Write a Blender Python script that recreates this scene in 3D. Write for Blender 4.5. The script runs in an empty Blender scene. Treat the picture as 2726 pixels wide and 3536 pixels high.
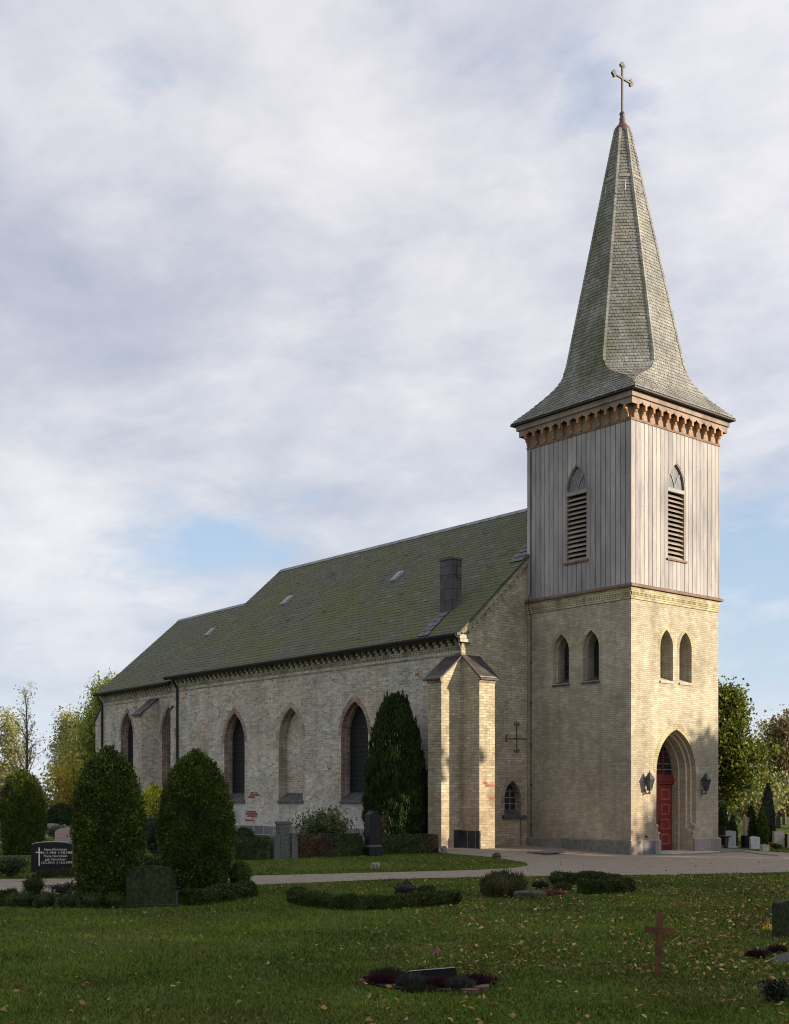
import bpy, bmesh, math, random
import numpy as np
from mathutils import Vector, Matrix
from mathutils.geometry import tessellate_polygon
R = math.radians
scene = bpy.context.scene
COL = scene.collection

NGRASS, NLEAF = 520000, 52000
# (offset across the sun direction, distance towards the sun, size) of the trees beyond the right edge
SHADE = [(5.8, 45, .95), (3.2, 32, .76), (-6.0, 42, 1.05), (-4.9, 36, .95), (-4.6, 20, .84), (-11.5, 39, 1.05), (-16.5, 42, 1.0), (-21.5, 40, 1.08), (-26.5, 43, 1.0), (-31.5, 40, 1.05), (-36.5, 42, 1.0), (-14, 48, 1.1), (-24, 49, 1.1), (-33, 48, 1.1), (-8.5, 49, 1.0), (11.5, 47, 1.2)]

# ------------------------------------------------------------------ camera
CAMX, CAMY, CAMZ, YAW = -35.385, -28.510, 2.05, R(40.203)
cd = bpy.data.cameras.new("camera"); cam = bpy.data.objects.new("camera", cd); COL.objects.link(cam)
cam.location = (CAMX, CAMY, CAMZ); cam.rotation_euler = (R(90), 0, -YAW)
cd.sensor_fit = 'VERTICAL'; cd.sensor_height = 36; cd.sensor_width = 36
cd.lens = 43.03; cd.shift_y = 0.2802; cd.clip_start = 0.1; cd.clip_end = 3000
scene.camera = cam
CS, CC = math.sin(YAW), math.cos(YAW)

# ------------------------------------------------------------------ light
SUN_AZ, SUN_EL = R(33), R(14)            # azimuth from -Y towards +X
sdir = Vector((math.sin(SUN_AZ)*math.cos(SUN_EL), -math.cos(SUN_AZ)*math.cos(SUN_EL), math.sin(SUN_EL)))
sl = bpy.data.lights.new("sun", 'SUN'); sun = bpy.data.objects.new("sun", sl); COL.objects.link(sun)
sl.energy = 5.0; sl.angle = R(0.6); sl.color = (1.0, 0.85, 0.635)
sun.rotation_euler = sdir.to_track_quat('Z', 'Y').to_euler(); sun.location = (40, -60, 40)

scene.view_settings.view_transform = 'Standard'; scene.view_settings.look = 'None'
scene.view_settings.exposure = 0.80; scene.view_settings.gamma = 1.0
scene.render.engine = 'CYCLES'
try:
    scene.cycles.use_denoising = True; scene.cycles.filter_width = 1.1
    scene.cycles.max_bounces = 6; scene.cycles.diffuse_bounces = 3; scene.cycles.transparent_max_bounces = 6
except Exception: pass

# ------------------------------------------------------------------ node helpers
class NT:
    def __init__(s, nt): s.nt = nt
    def n(s, typ, **kw):
        nd = s.nt.nodes.new(typ)
        for k, v in kw.items():
            if k in nd.inputs: s.set(nd.inputs[k], v)
            else: setattr(nd, k, v)
        return nd
    def set(s, inp, v):
        if isinstance(v, bpy.types.NodeSocket): s.nt.links.new(v, inp)
        elif hasattr(inp, 'default_value'):
            if inp.type == 'RGBA' and len(v) == 3: v = (*v, 1)
            inp.default_value = v
    def math(s, op, a, b=0.0, c=None, clamp=False):
        nd = s.nt.nodes.new('ShaderNodeMath'); nd.operation = op; nd.use_clamp = clamp
        s.set(nd.inputs[0], a); s.set(nd.inputs[1], b)
        if c is not None: s.set(nd.inputs[2], c)
        return nd.outputs[0]
    def mix(s, fac, a, b, blend='MIX'):
        nd = s.nt.nodes.new('ShaderNodeMix'); nd.data_type = 'RGBA'; nd.blend_type = blend
        s.set(nd.inputs[0], fac); s.set(nd.inputs[6], a); s.set(nd.inputs[7], b)
        return nd.outputs[2]
    def ramp(s, fac, stops, interp='LINEAR'):
        nd = s.nt.nodes.new('ShaderNodeValToRGB'); cr = nd.color_ramp; cr.interpolation = interp
        while len(cr.elements) > 1: cr.elements.remove(cr.elements[-1])
        for i, (p, c) in enumerate(stops):
            e = cr.elements[0] if i == 0 else cr.elements.new(p)
            e.position = p
            if not hasattr(c, '__len__'): c = (c, c, c)
            e.color = (*c[:3], 1)
        s.set(nd.inputs[0], fac); return nd.outputs[0]
    def noise(s, vec, scale, detail=3.0, rough=0.55, dist=0.0):
        nd = s.nt.nodes.new('ShaderNodeTexNoise'); s.set(nd.inputs['Vector'], vec)
        nd.inputs['Scale'].default_value = scale; nd.inputs['Detail'].default_value = detail
        nd.inputs['Roughness'].default_value = rough; nd.inputs['Distortion'].default_value = dist
        return nd.outputs[0]
    def mapping(s, vec, scale=(1,1,1), loc=(0,0,0), rot=(0,0,0)):
        nd = s.nt.nodes.new('ShaderNodeMapping'); s.set(nd.inputs[0], vec)
        nd.inputs[1].default_value = loc; nd.inputs[2].default_value = rot; nd.inputs[3].default_value = scale
        return nd.outputs[0]

# ------------------------------------------------------------------ world: Nishita sky with broken cloud
w = bpy.data.worlds.new("World"); scene.world = w; w.use_nodes = True
w.node_tree.nodes.clear(); T = NT(w.node_tree)
sky = T.n('ShaderNodeTexSky'); sky.sky_type = 'NISHITA'; sky.sun_disc = False
sky.sun_elevation = SUN_EL; sky.sun_rotation = R(180) - SUN_AZ
sky.air_density = 1.0; sky.dust_density = 0.4; sky.ozone_density = 1.5
tc = T.n('ShaderNodeTexCoord'); dirv = tc.outputs['Generated']
sep = T.n('ShaderNodeSeparateXYZ'); T.set(sep.inputs[0], dirv)
GAPS = [((0.679, 0.548, 0.489), 0.055, 0.58), ((0.644, 0.568, 0.512), 0.05, 0.5), ((0.504, 0.838, 0.209), 0.07, 0.34), ((0.378, 0.776, 0.505), 0.05, 0.55), ((0.447, 0.713, 0.541), 0.09, 0.35), ((0.685, 0.616, 0.389), 0.035, 0.5), ((0.824, 0.539, 0.175), 0.13, 0.7), ((0.837, 0.539, 0.093), 0.14, 0.8), ((0.397, 0.913, 0.097), 0.1, 0.45), ((0.453, 0.872, 0.185), 0.1, 0.35), ((0.524, 0.829, 0.195), 0.09, 0.45)]
BRIGHT = [((0.612, 0.692, 0.383), 0.11, 0.28), ((0.663, 0.644, 0.382), 0.08, 0.22), ((0.425, 0.873, 0.239), 0.12, 0.17), ((0.526, 0.805, 0.272), 0.08, 0.2), ((0.379, 0.87, 0.315), 0.07, 0.08), ((0.541, 0.716, 0.441), 0.16, 0.18), ((0.362, 0.799, 0.48), 0.12, 0.1), ((0.64, 0.724, 0.257), 0.09, 0.25), ((0.414, 0.898, 0.151), 0.08, 0.25), ((0.768, 0.51, 0.388), 0.12, 0.1)]
DULL = [((0.393, 0.844, 0.366), 0.12, 0.3), ((0.531, 0.786, 0.316), 0.13, 0.32), ((0.458, 0.823, 0.334), 0.12, 0.2), ((0.629, 0.711, 0.314), 0.12, 0.22), ((0.791, 0.542, 0.285), 0.13, 0.2), ((0.452, 0.778, 0.436), 0.1, 0.12), ((0.518, 0.686, 0.511), 0.12, 0.08), ((0.49, 0.843, 0.222), 0.1, 0.2)]
dz = T.math('ADD', T.math('MAXIMUM', sep.outputs[2], 0.0), 0.22)
cxy = T.n('ShaderNodeCombineXYZ'); T.set(cxy.inputs[0], T.math('DIVIDE', sep.outputs[0], dz)); T.set(cxy.inputs[1], T.math('DIVIDE', sep.outputs[1], dz))
pv = T.mapping(cxy.outputs[0], scale=(1.0, 0.85, 1), rot=(0, 0, R(40)), loc=(-24.37, -28.3, 0))
n1 = T.noise(pv, 1.7, 8, 0.58, 0.15)
n2 = T.noise(T.mapping(pv, loc=(7.3, 2.2, 1.0)), 3.6, 8, 0.60, 0.15)
n3 = T.noise(T.mapping(pv, loc=(1.3, 9.2, 3.0)), 1.1, 4, 0.5, 0.1)
nw = T.n('ShaderNodeTexNoise'); T.set(nw.inputs['Vector'], pv); nw.inputs['Scale'].default_value = 3.4; nw.inputs['Detail'].default_value = 6.0; nw.inputs['Roughness'].default_value = 0.6
wv = T.n('ShaderNodeVectorMath', operation='MULTIPLY_ADD'); T.set(wv.inputs[0], nw.outputs['Color']); wv.inputs[1].default_value = (0.26, 0.26, 0.20); wv.inputs[2].default_value = (-0.13, -0.13, -0.10)
wa = T.n('ShaderNodeVectorMath', operation='ADD'); T.set(wa.inputs[0], dirv); T.set(wa.inputs[1], wv.outputs[0])
wn = T.n('ShaderNodeVectorMath', operation='NORMALIZE'); T.set(wn.inputs[0], wa.outputs[0])
def blobs(lst):
    """soft cloud masses and gaps at fixed bearings in the sky"""
    acc = 0.0
    for d, r, s_ in lst:
        dn = T.n('ShaderNodeVectorMath', operation='DOT_PRODUCT'); T.set(dn.inputs[0], wn.outputs[0]); dn.inputs[1].default_value = d
        k = 1-math.cos(r*1.35); v = T.math('MULTIPLY_ADD', T.math('SUBTRACT', 1.0, dn.outputs['Value']), -1/k, 1.0, clamp=True)
        acc = T.math('MULTIPLY_ADD', T.math('MULTIPLY', v, v), s_, acc)
    return acc
base_cov = T.math('ADD', T.math('MULTIPLY', n1, 0.8), T.math('MULTIPLY', n2, 0.2))
cover = T.ramp(T.math('SUBTRACT', T.math('ADD', base_cov, 0.07), T.math('MULTIPLY', blobs(GAPS), 0.20)), [(0.29, 0.0), (0.375, 0.55), (0.46, 1.0)])
shv = T.math('ADD', T.math('MULTIPLY', n2, 0.70), T.math('MULTIPLY', n3, 0.30))
shv = T.math('SUBTRACT', T.math('MULTIPLY_ADD', blobs(BRIGHT), 0.24, shv), T.math('MULTIPLY', blobs(DULL), 0.15))
shade = T.ramp(shv, [(0.26, (0.245, 0.266, 0.336)), (0.40, (0.310, 0.327, 0.390)), (0.49, (0.378, 0.388, 0.433)), (0.58, (0.450, 0.449, 0.478)), (0.72, (0.540, 0.530, 0.540))])
# clouds nearer the sun's side of the sky are brighter
sunv = T.n('ShaderNodeVectorMath', operation='DOT_PRODUCT'); T.set(sunv.inputs[0], dirv); sunv.inputs[1].default_value = sdir
glow = T.ramp(T.math('MULTIPLY_ADD', sunv.outputs['Value'], 0.5, 0.5), [(0.45, 1.0), (0.65, 1.12), (0.86, 1.55), (1.0, 2.3)])
cloud = T.mix(1.0, shade, glow, 'MULTIPLY')
BG = 0.087
cl = T.mix(1.0, cloud, (1/BG, 1/BG, 1/BG), 'MULTIPLY')
skyc = T.mix(0.55, T.mix(1.0, sky.outputs[0], (0.9, 1.0, 1.1), 'MULTIPLY'), (0.26/BG, 0.35/BG, 0.50/BG))
hz = T.ramp(sep.outputs[2], [(0.0, 0.7), (0.10, 0.45), (0.28, 0.12), (0.42, 0.0)])
final = T.mix(cover, skyc, cl)
final = T.mix(hz, final, (0.43/BG, 0.48/BG, 0.53/BG))
bgn = T.n('ShaderNodeBackground'); T.set(bgn.inputs[0], final); bgn.inputs[1].default_value = BG
wo = T.n('ShaderNodeOutputWorld'); T.nt.links.new(bgn.outputs[0], wo.inputs[0])

# ------------------------------------------------------------------ materials
def newmat(name):
    m = bpy.data.materials.new(name); m.use_nodes = True
    t = NT(m.node_tree); b = m.node_tree.nodes['Principled BSDF']
    b.inputs['Specular IOR Level'].default_value = 0.25
    return m, t, b
def coords(t): return t.n('ShaderNodeTexCoord')
def simple(name, col, rough=0.7, metal=0.0, var=0.12, scale=6.0, bump=0.0, bscale=40.0, spec=0.25):
    m, t, b = newmat(name); tc = coords(t)
    n = t.noise(tc.outputs['Object'], scale, 4)
    lo = tuple(c*(1-2.2*var) for c in col); hi = tuple(min(1, c*(1+2.2*var)) for c in col)
    c = t.ramp(n, [(0.3, lo), (0.7, hi)])
    t.set(b.inputs['Base Color'], c); b.inputs['Roughness'].default_value = rough; b.inputs['Metallic'].default_value = metal
    b.inputs['Specular IOR Level'].default_value = spec
    if bump:
        bp = t.n('ShaderNodeBump'); bp.inputs['Strength'].default_value = bump; bp.inputs['Distance'].default_value = 0.02
        t.set(bp.inputs['Height'], t.noise(tc.outputs['Object'], bscale, 3)); t.set(b.inputs['Normal'], bp.outputs[0])
    return m
def brick_mat(name, tints, mortar, bw, bh, ms, stains, bump=0.4, extra=None):
    m, t, b = newmat(name); tc = coords(t); ob = tc.outputs['Object']
    wob = t.n('ShaderNodeVectorMath', operation='ADD')
    nv = t.n('ShaderNodeTexNoise'); t.set(nv.inputs['Vector'], tc.outputs['UV']); nv.inputs['Scale'].default_value = 2.5
    sc = t.n('ShaderNodeVectorMath', operation='SCALE'); t.set(sc.inputs[0], nv.outputs['Color']); sc.inputs['Scale'].default_value = 0.018
    t.set(wob.inputs[0], tc.outputs['UV']); t.set(wob.inputs[1], sc.outputs[0])
    bt = t.n('ShaderNodeTexBrick'); t.set(bt.inputs['Vector'], wob.outputs[0])
    for k, v in (('Color1', (0,0,0,1)), ('Color2', (1,1,1,1)), ('Mortar', (0.5,0.5,0.5,1)), ('Scale', 1.0), ('Mortar Size', ms), ('Mortar Smooth', 0.25), ('Bias', 0.0), ('Brick Width', bw), ('Row Height', bh)):
        bt.inputs[k].default_value = v
    tint = t.math('ADD', t.math('MULTIPLY', bt.outputs['Color'], 0.75), t.math('MULTIPLY', t.noise(ob, 0.55, 4, 0.6), 0.25))
    col = t.ramp(tint, tints)
    if extra: col = extra(t, tc, col, bt)
    col = t.mix(bt.outputs['Fac'], col, mortar)
    for (scale, lo, hi, p0, p1) in stains:
        col = t.mix(1.0, col, t.ramp(t.noise(ob, scale, 5, 0.62), [(p0, lo), (p1, hi)]), 'MULTIPLY')
    stk = t.noise(t.mapping(ob, scale=(2.2, 2.2, 0.16), loc=(3, 1, 0)), 1.0, 5, 0.65)                # long rain streaks
    col = t.mix(1.0, col, t.ramp(stk, [(0.34, (0.87, 0.865, 0.86)), (0.56, (1.04, 1.04, 1.035))]), 'MULTIPLY')
    t.set(b.inputs['Base Color'], col); b.inputs['Roughness'].default_value = 0.9; b.inputs['Specular IOR Level'].default_value = 0.15
    bp = t.n('ShaderNodeBump'); bp.inputs['Strength'].default_value = bump; bp.inputs['Distance'].default_value = 0.012
    h = t.math('ADD', t.math('MULTIPLY', bt.outputs['Fac'], -1.0), t.math('MULTIPLY', t.noise(ob, 30, 3), 0.8))
    t.set(bp.inputs['Height'], h); t.set(b.inputs['Normal'], bp.outputs[0])
    return m
TB = [(0.0, (0.325, 0.286, 0.212)), (0.3, (0.38, 0.338, 0.258)), (0.6, (0.415, 0.372, 0.288)), (0.9, (0.48, 0.438, 0.35))]
M = {}
def lowdark(t, tc, col, bt):            # damp, browner brick on the lower shaft, in uneven tongues
    sp = t.n('ShaderNodeSeparateXYZ'); t.set(sp.inputs[0], tc.outputs['Object'])
    hgt = t.math('ADD', sp.outputs[2], t.math('MULTIPLY', t.math('SUBTRACT', t.noise(tc.outputs['Object'], 0.7, 5, 0.65), 0.5), 7.0))
    f = t.ramp(t.math('MULTIPLY', hgt, 0.1), [(0.05, 0.55), (0.45, 0.0)])
    return t.mix(f, col, t.mix(1.0, col, (0.72, 0.58, 0.50), 'MULTIPLY'))
M['tower_brick'] = brick_mat('tower_brick', TB, (0.27, 0.24, 0.18), 0.24, 0.072, 0.010,
    [(0.45, (0.74,0.73,0.72), (1.08,1.07,1.04), 0.34, 0.62), (3.0, (0.86,)*3, (1.1,)*3, 0.35, 0.65)], extra=lowdark)
M['lit_edge_brick'] = simple('lit_edge_brick', (0.55, 0.48, 0.34), 0.85, var=0.1, scale=8)  # paler tone paints the lit edges of the door orders into the brick
M['trim_brick'] = brick_mat('trim_brick', [(0, (0.34,0.29,0.17)), (0.7, (0.47,0.41,0.25))], (0.22,0.2,0.15), 0.24, 0.075, 0.01,
    [(1.2, (0.62,)*3, (1.08,)*3, 0.36, 0.56)])
NB = [(0.0, (0.27,0.215,0.16)), (0.2, (0.365,0.32,0.245)), (0.45, (0.445,0.412,0.325)), (0.7, (0.51,0.48,0.395)), (0.9, (0.61,0.59,0.52))]
def navex(t, tc, col, bt):
    ob = tc.outputs['Object']
    pr = t.ramp(t.noise(ob, 0.5, 5, 0.6), [(0.46, 0.0), (0.62, 0.55)])
    col = t.mix(pr, col, t.mix(bt.outputs['Color'], (0.33, 0.225, 0.165), (0.40, 0.32, 0.245)))      # patches of redder brick
    gr = t.ramp(t.noise(t.mapping(ob, loc=(5, 3, 9)), 0.42, 4, 0.6), [(0.50, 0.0), (0.66, 0.38)])
    col = t.mix(gr, col, t.mix(bt.outputs['Color'], (0.20, 0.205, 0.21), (0.34, 0.345, 0.35)))      # patches of grey burnt brick
    rb = t.ramp(t.math('MULTIPLY', bt.outputs['Color'], t.ramp(t.noise(t.mapping(ob, loc=(2, 8, 4)), 0.75, 2), [(0.52, 0.0), (0.60, 1.0)])), [(0.90, 0.0), (0.94, 0.9)])
    col = t.mix(rb, col, (0.30, 0.075, 0.05))                                                       # single red repairs
    sp = t.n('ShaderNodeSeparateXYZ'); t.set(sp.inputs[0], ob)
    hgt = t.math('ADD', sp.outputs[2], t.math('MULTIPLY', t.math('SUBTRACT', t.noise(ob, 0.9, 5, 0.65), 0.5), 3.2))
    ww = t.ramp(t.math('MULTIPLY', hgt, 0.2), [(0.30, 0.62), (0.46, 0.0)])
    ww = t.math('MULTIPLY', ww, t.ramp(t.noise(ob, 2.6, 5, 0.7), [(0.38, 0.1), (0.60, 1.0)]))
    return t.mix(ww, col, (0.52, 0.51, 0.53))                                                       # old whitewash low on the wall
M['nave_brick'] = brick_mat('nave_brick', NB, (0.46, 0.435, 0.395), 0.29, 0.1, 0.015,
    [(0.8, (0.80,0.80,0.80), (1.08,1.07,1.05), 0.35, 0.62), (7.0, (0.78,)*3, (1.15,)*3, 0.34, 0.66)], extra=navex)
M['gable_brick'] = brick_mat('gable_brick', [(0.0, (0.30, 0.25, 0.17)), (0.3, (0.385, 0.335, 0.235)), (0.6, (0.43, 0.38, 0.275)), (0.9, (0.51, 0.46, 0.35))], (0.28, 0.245, 0.185), 0.29, 0.1, 0.014,
    [(0.8, (0.76,0.74,0.72), (1.08,1.07,1.05), 0.35, 0.62), (7.0, (0.82,)*3, (1.12,)*3, 0.34, 0.66)], extra=lowdark)
M['cornice_brick'] = brick_mat('cornice_brick', [(0, (0.25,0.21,0.145)), (0.5, (0.37,0.325,0.235)), (0.9, (0.46,0.41,0.31))], (0.25,0.225,0.18), 0.25, 0.085, 0.012,
    [(1.4, (0.6,)*3, (1.08,)*3, 0.34, 0.56)])
M['dark_brick'] = simple('dark_brick', (0.05, 0.042, 0.034), 0.9, var=0.2, scale=6)  # backing strip between the corbels, much darker than the cornice brick
M['red_brick'] = brick_mat('red_brick', [(0, (0.17,0.085,0.06)), (0.6, (0.30,0.20,0.15)), (0.9, (0.40,0.30,0.235))], (0.30,0.28,0.25), 0.25, 0.09, 0.014, [(2.0, (0.7,)*3, (1.1,)*3, 0.35, 0.6)])
M['field_stone'] = brick_mat('field_stone', [(0, (0.13,0.13,0.13)), (0.5, (0.20,0.20,0.20)), (0.9, (0.30,0.29,0.28))], (0.34,0.33,0.31), 0.8, 0.42, 0.03, [(3.0, (0.7,)*3, (1.15,)*3, 0.35, 0.65)])
M['black_stone_block'] = brick_mat('black_stone_block', [(0, (0.025,0.026,0.03)), (0.9, (0.05,0.05,0.055))], (0.24,0.23,0.21), 0.42, 0.9, 0.012, [(2.0, (0.6,)*3, (1.3,)*3, 0.35, 0.65)])
M['plinth_granite'] = brick_mat('plinth_granite', [(0, (0.20,0.165,0.14)), (0.5, (0.255,0.212,0.185)), (0.9, (0.30,0.25,0.22))], (0.33,0.30,0.26), 1.05, 1.2, 0.018, [(30.0, (0.8,)*3, (1.2,)*3, 0.35, 0.65)])
M['plinth_dark'] = brick_mat('plinth_dark', [(0, (0.14,0.135,0.125)), (0.9, (0.19,0.18,0.16))], (0.2,0.19,0.17), 1.3, 1.2, 0.01, [(5.0, (0.7,0.75,0.65), (1.2,)*3, 0.35, 0.65)])

def island_wood(name, stops, grain=(60, 60, 1.2), knots=True, rough=0.8):
    m, t, b = newmat(name); tc = coords(t); g = t.n('ShaderNodeNewGeometry')
    col = t.ramp(g.outputs['Random Per Island'], stops)
    gr = t.noise(t.mapping(tc.outputs['Object'], scale=grain), 1.0, 4, 0.6)
    col = t.mix(1.0, col, t.ramp(gr, [(0.3, (0.80,)*3), (0.7, (1.14,)*3)]), 'MULTIPLY')
    st = t.noise(t.mapping(tc.outputs['Object'], scale=(1.6, 1.6, 0.35)), 1.0, 4, 0.6)
    col = t.mix(1.0, col, t.ramp(st, [(0.33, (0.66, 0.66, 0.69)), (0.65, (1.16, 1.14, 1.11))]), 'MULTIPLY')
    if knots:
        v = t.n('ShaderNodeTexVoronoi'); t.set(v.inputs['Vector'], t.mapping(tc.outputs['Object'], scale=(4.2, 4.2, 2.6))); v.inputs['Scale'].default_value = 1.0
        kd = t.ramp(v.outputs['Distance'], [(0.05, 0.62), (0.13, 0.0)])
        col = t.mix(kd, col, (0.14, 0.11, 0.09))
    t.set(b.inputs['Base Color'], col); b.inputs['Roughness'].default_value = rough
    return m
M['grey_boards'] = island_wood('grey_boards', [(0, (0.2746, 0.2638, 0.265)), (0.35, (0.3131, 0.2983, 0.2963)), (0.7, (0.3447, 0.325, 0.3191)), (1, (0.3798, 0.3506, 0.3353))])
M['brown_boards'] = island_wood('brown_boards', [(0, (0.235, 0.175, 0.138)), (1, (0.30, 0.235, 0.19))], grain=(3, 3, 60), knots=False)
M['bracket_wood'] = island_wood('bracket_wood', [(0, (0.32, 0.1665, 0.0825)), (1, (0.416, 0.2294, 0.1188))], knots=False)
M['ledge_wood'] = simple('ledge_wood', (0.1615, 0.09775, 0.0765), 0.7, var=0.15, scale=3)
M['gap_wood'] = simple('gap_wood', (0.06, 0.04, 0.0304), 0.8)
M['ridge_lead'] = simple('ridge_lead', (0.20, 0.20, 0.215), 0.6, 0.1, var=0.2, scale=3)
M['louvre_wood'] = island_wood('louvre_wood', [(0, (0.2442, 0.2072, 0.1776)), (1, (0.3404, 0.296, 0.259))], grain=(3, 3, 40), knots=False)

def shingle_mat():
    m, t, b = newmat('spire_shingle'); tc = coords(t); g = t.n('ShaderNodeNewGeometry')
    col = t.ramp(g.outputs['Random Per Island'], [(0, (0.185, 0.180, 0.168)), (0.3, (0.222, 0.216, 0.20)), (0.7, (0.25, 0.243, 0.226)), (1, (0.29, 0.282, 0.262))])
    col = t.mix(1.0, col, t.ramp(t.noise(tc.outputs['Object'], 0.9, 5, 0.6), [(0.36, (0.78,)*3), (0.62, (1.1,)*3)]), 'MULTIPLY')
    sp = t.n('ShaderNodeSeparateXYZ'); t.set(sp.inputs[0], g.outputs['Normal'])
    side = t.ramp(t.math('MULTIPLY', sp.outputs[0], -1.0), [(0.45, 0.10), (0.85, 0.85)])      # algae grow on the side away from the sun
    al = t.math('MULTIPLY', side, t.ramp(t.noise(t.mapping(tc.outputs['Object'], scale=(1.2, 1.2, 0.5)), 1.0, 5, 0.65), [(0.42, 0.05), (0.62, 0.85)]))
    col = t.mix(al, col, t.mix(g.outputs['Random Per Island'], (0.085, 0.095, 0.035), (0.135, 0.142, 0.062)))
    t.set(b.inputs['Base Color'], col); b.inputs['Roughness'].default_value = 0.85
    return m
M['shingle'] = shingle_mat()
def slate_mat():
    m, t, b = newmat('mossy_slate'); tc = coords(t); g = t.n('ShaderNodeNewGeometry'); ob = tc.outputs['Object']
    rnd = g.outputs['Random Per Island']
    col = t.ramp(rnd, [(0, (0.060, 0.060, 0.060)), (0.4, (0.082, 0.080, 0.078)), (0.8, (0.105, 0.102, 0.102)), (0.985, (0.115, 0.112, 0.115)), (0.992, (0.12, 0.12, 0.128)), (1, (0.135, 0.135, 0.145))])
    mo = t.ramp(t.math('ADD', t.math('MULTIPLY', t.noise(ob, 0.28, 5, 0.62), 0.8), t.math('MULTIPLY', t.noise(t.mapping(ob, scale=(1, 1, 1)), 2.2, 4, 0.65), 0.25)), [(0.40, 0.35), (0.62, 0.95)])
    mossc = t.mix(t.noise(ob, 1.3, 4), (0.066, 0.078, 0.015), (0.104, 0.112, 0.030))
    col = t.mix(t.math('MULTIPLY', mo, t.ramp(rnd, [(0.0, 1.0), (0.985, 0.80), (0.995, 0.3)])), col, mossc)
    bl = t.noise(ob, 9.0, 4, 0.7)
    col = t.mix(1.0, col, t.ramp(bl, [(0.32, (0.80,)*3), (0.68, (1.15,)*3)]), 'MULTIPLY')
    t.set(b.inputs['Base Color'], col); b.inputs['Roughness'].default_value = 0.75; b.inputs['Specular IOR Level'].default_value = 0.3
    bp = t.n('ShaderNodeBump'); bp.inputs['Strength'].default_value = 0.4; bp.inputs['Distance'].default_value = 0.02
    t.set(bp.inputs['Height'], bl); t.set(b.inputs['Normal'], bp.outputs[0])
    return m
M['slate'] = slate_mat()
M['clean_slate'] = simple('clean_slate', (0.105, 0.102, 0.115), 0.6, var=0.15, scale=4)
M['slate_cap'] = simple('slate_cap', (0.055, 0.048, 0.044), 0.6, var=0.22, scale=3, bump=0.2)
M['sill_slate'] = simple('sill_slate', (0.07, 0.07, 0.072), 0.55, var=0.2, scale=5)
M['light_stone'] = simple('light_stone', (0.375, 0.3375, 0.27), 0.85, var=0.12, scale=5)
M['zinc'] = simple('zinc', (0.30, 0.30, 0.32), 0.5, 0.2, var=0.12, scale=8)
M['black_metal'] = simple('black_metal', (0.018, 0.017, 0.017), 0.45, var=0.15)
M['chimney_sheet'] = brick_mat('chimney_sheet', [(0, (0.075,0.068,0.076)), (0.9, (0.115,0.104,0.114))], (0.03,0.03,0.03), 0.42, 0.45, 0.012, [(2.0, (0.75,)*3, (1.15,)*3, 0.35, 0.65)], bump=0.2)
M['rust_iron'] = simple('rust_iron', (0.135, 0.10, 0.066), 0.85, var=0.25, scale=10)
M['copper_cap'] = simple('copper_cap', (0.115, 0.06, 0.055), 0.55, 0.2, var=0.15)
M['cross_metal'] = simple('cross_metal', (0.105, 0.092, 0.086), 0.5, 0.2, var=0.08)
M['finial_metal'] = simple('finial_metal', (0.10, 0.085, 0.075), 0.4, 0.4, var=0.1)
M['dark_void'] = simple('dark_void', (0.012, 0.011, 0.010), 0.9)
M['red_paint'] = simple('red_paint', (0.165, 0.026, 0.020), 0.5, var=0.10, scale=4, spec=0.3)
M['red_moulding'] = simple('red_moulding', (0.46, 0.14, 0.10), 0.45, var=0.05)
M['white_paint'] = simple('white_paint', (0.25, 0.235, 0.215), 0.6, var=0.05)
def glass_mat(name, base, rough, lead=None, pat=0.16):
    m, t, b = newmat(name); tc = coords(t)
    n = t.noise(tc.outputs['Object'], 6.0, 3)
    col = t.ramp(n, [(0.3, tuple(c*0.6 for c in base)), (0.7, tuple(c*1.4 for c in base))])
    if lead:
        v = t.n('ShaderNodeTexVoronoi', feature='DISTANCE_TO_EDGE'); t.set(v.inputs['Vector'], t.mapping(tc.outputs['Object'], scale=(1/pat, 1/pat, 1/pat*0.8))); v.inputs['Scale'].default_value = 1.0
        v.inputs['Randomness'].default_value = 0.35
        col = t.mix(t.ramp(v.outputs['Distance'], [(0.05, 1.0), (0.09, 0.0)]), col, lead)
    t.set(b.inputs['Base Color'], col); b.inputs['Roughness'].default_value = rough; b.inputs['Specular IOR Level'].default_value = 0.5 if rough < .4 else 0.15
    bp = t.n('ShaderNodeBump'); bp.inputs['Strength'].default_value = 0.25; bp.inputs['Distance'].default_value = 0.02
    t.set(bp.inputs['Height'], t.noise(tc.outputs['Object'], 5.0, 2)); t.set(b.inputs['Normal'], bp.outputs[0])
    return m
M['leaded_glass'] = glass_mat('leaded_glass', (0.010, 0.010, 0.011), 0.55, (0.030, 0.030, 0.032))
M['window_glass'] = glass_mat('window_glass', (0.022, 0.022, 0.024), 0.2)
M['grey_glass'] = glass_mat('grey_glass', (0.10, 0.105, 0.115), 0.25)
M['lantern_metal'] = simple('lantern_metal', (0.045, 0.052, 0.058), 0.5, 0.2, var=0.15)
M['lantern_glass'] = glass_mat('lantern_glass', (0.05, 0.06, 0.06), 0.15)
M['lantern_bracket'] = simple('lantern_bracket', (0.16, 0.10, 0.07), 0.6, 0.2, var=0.2)

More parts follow.
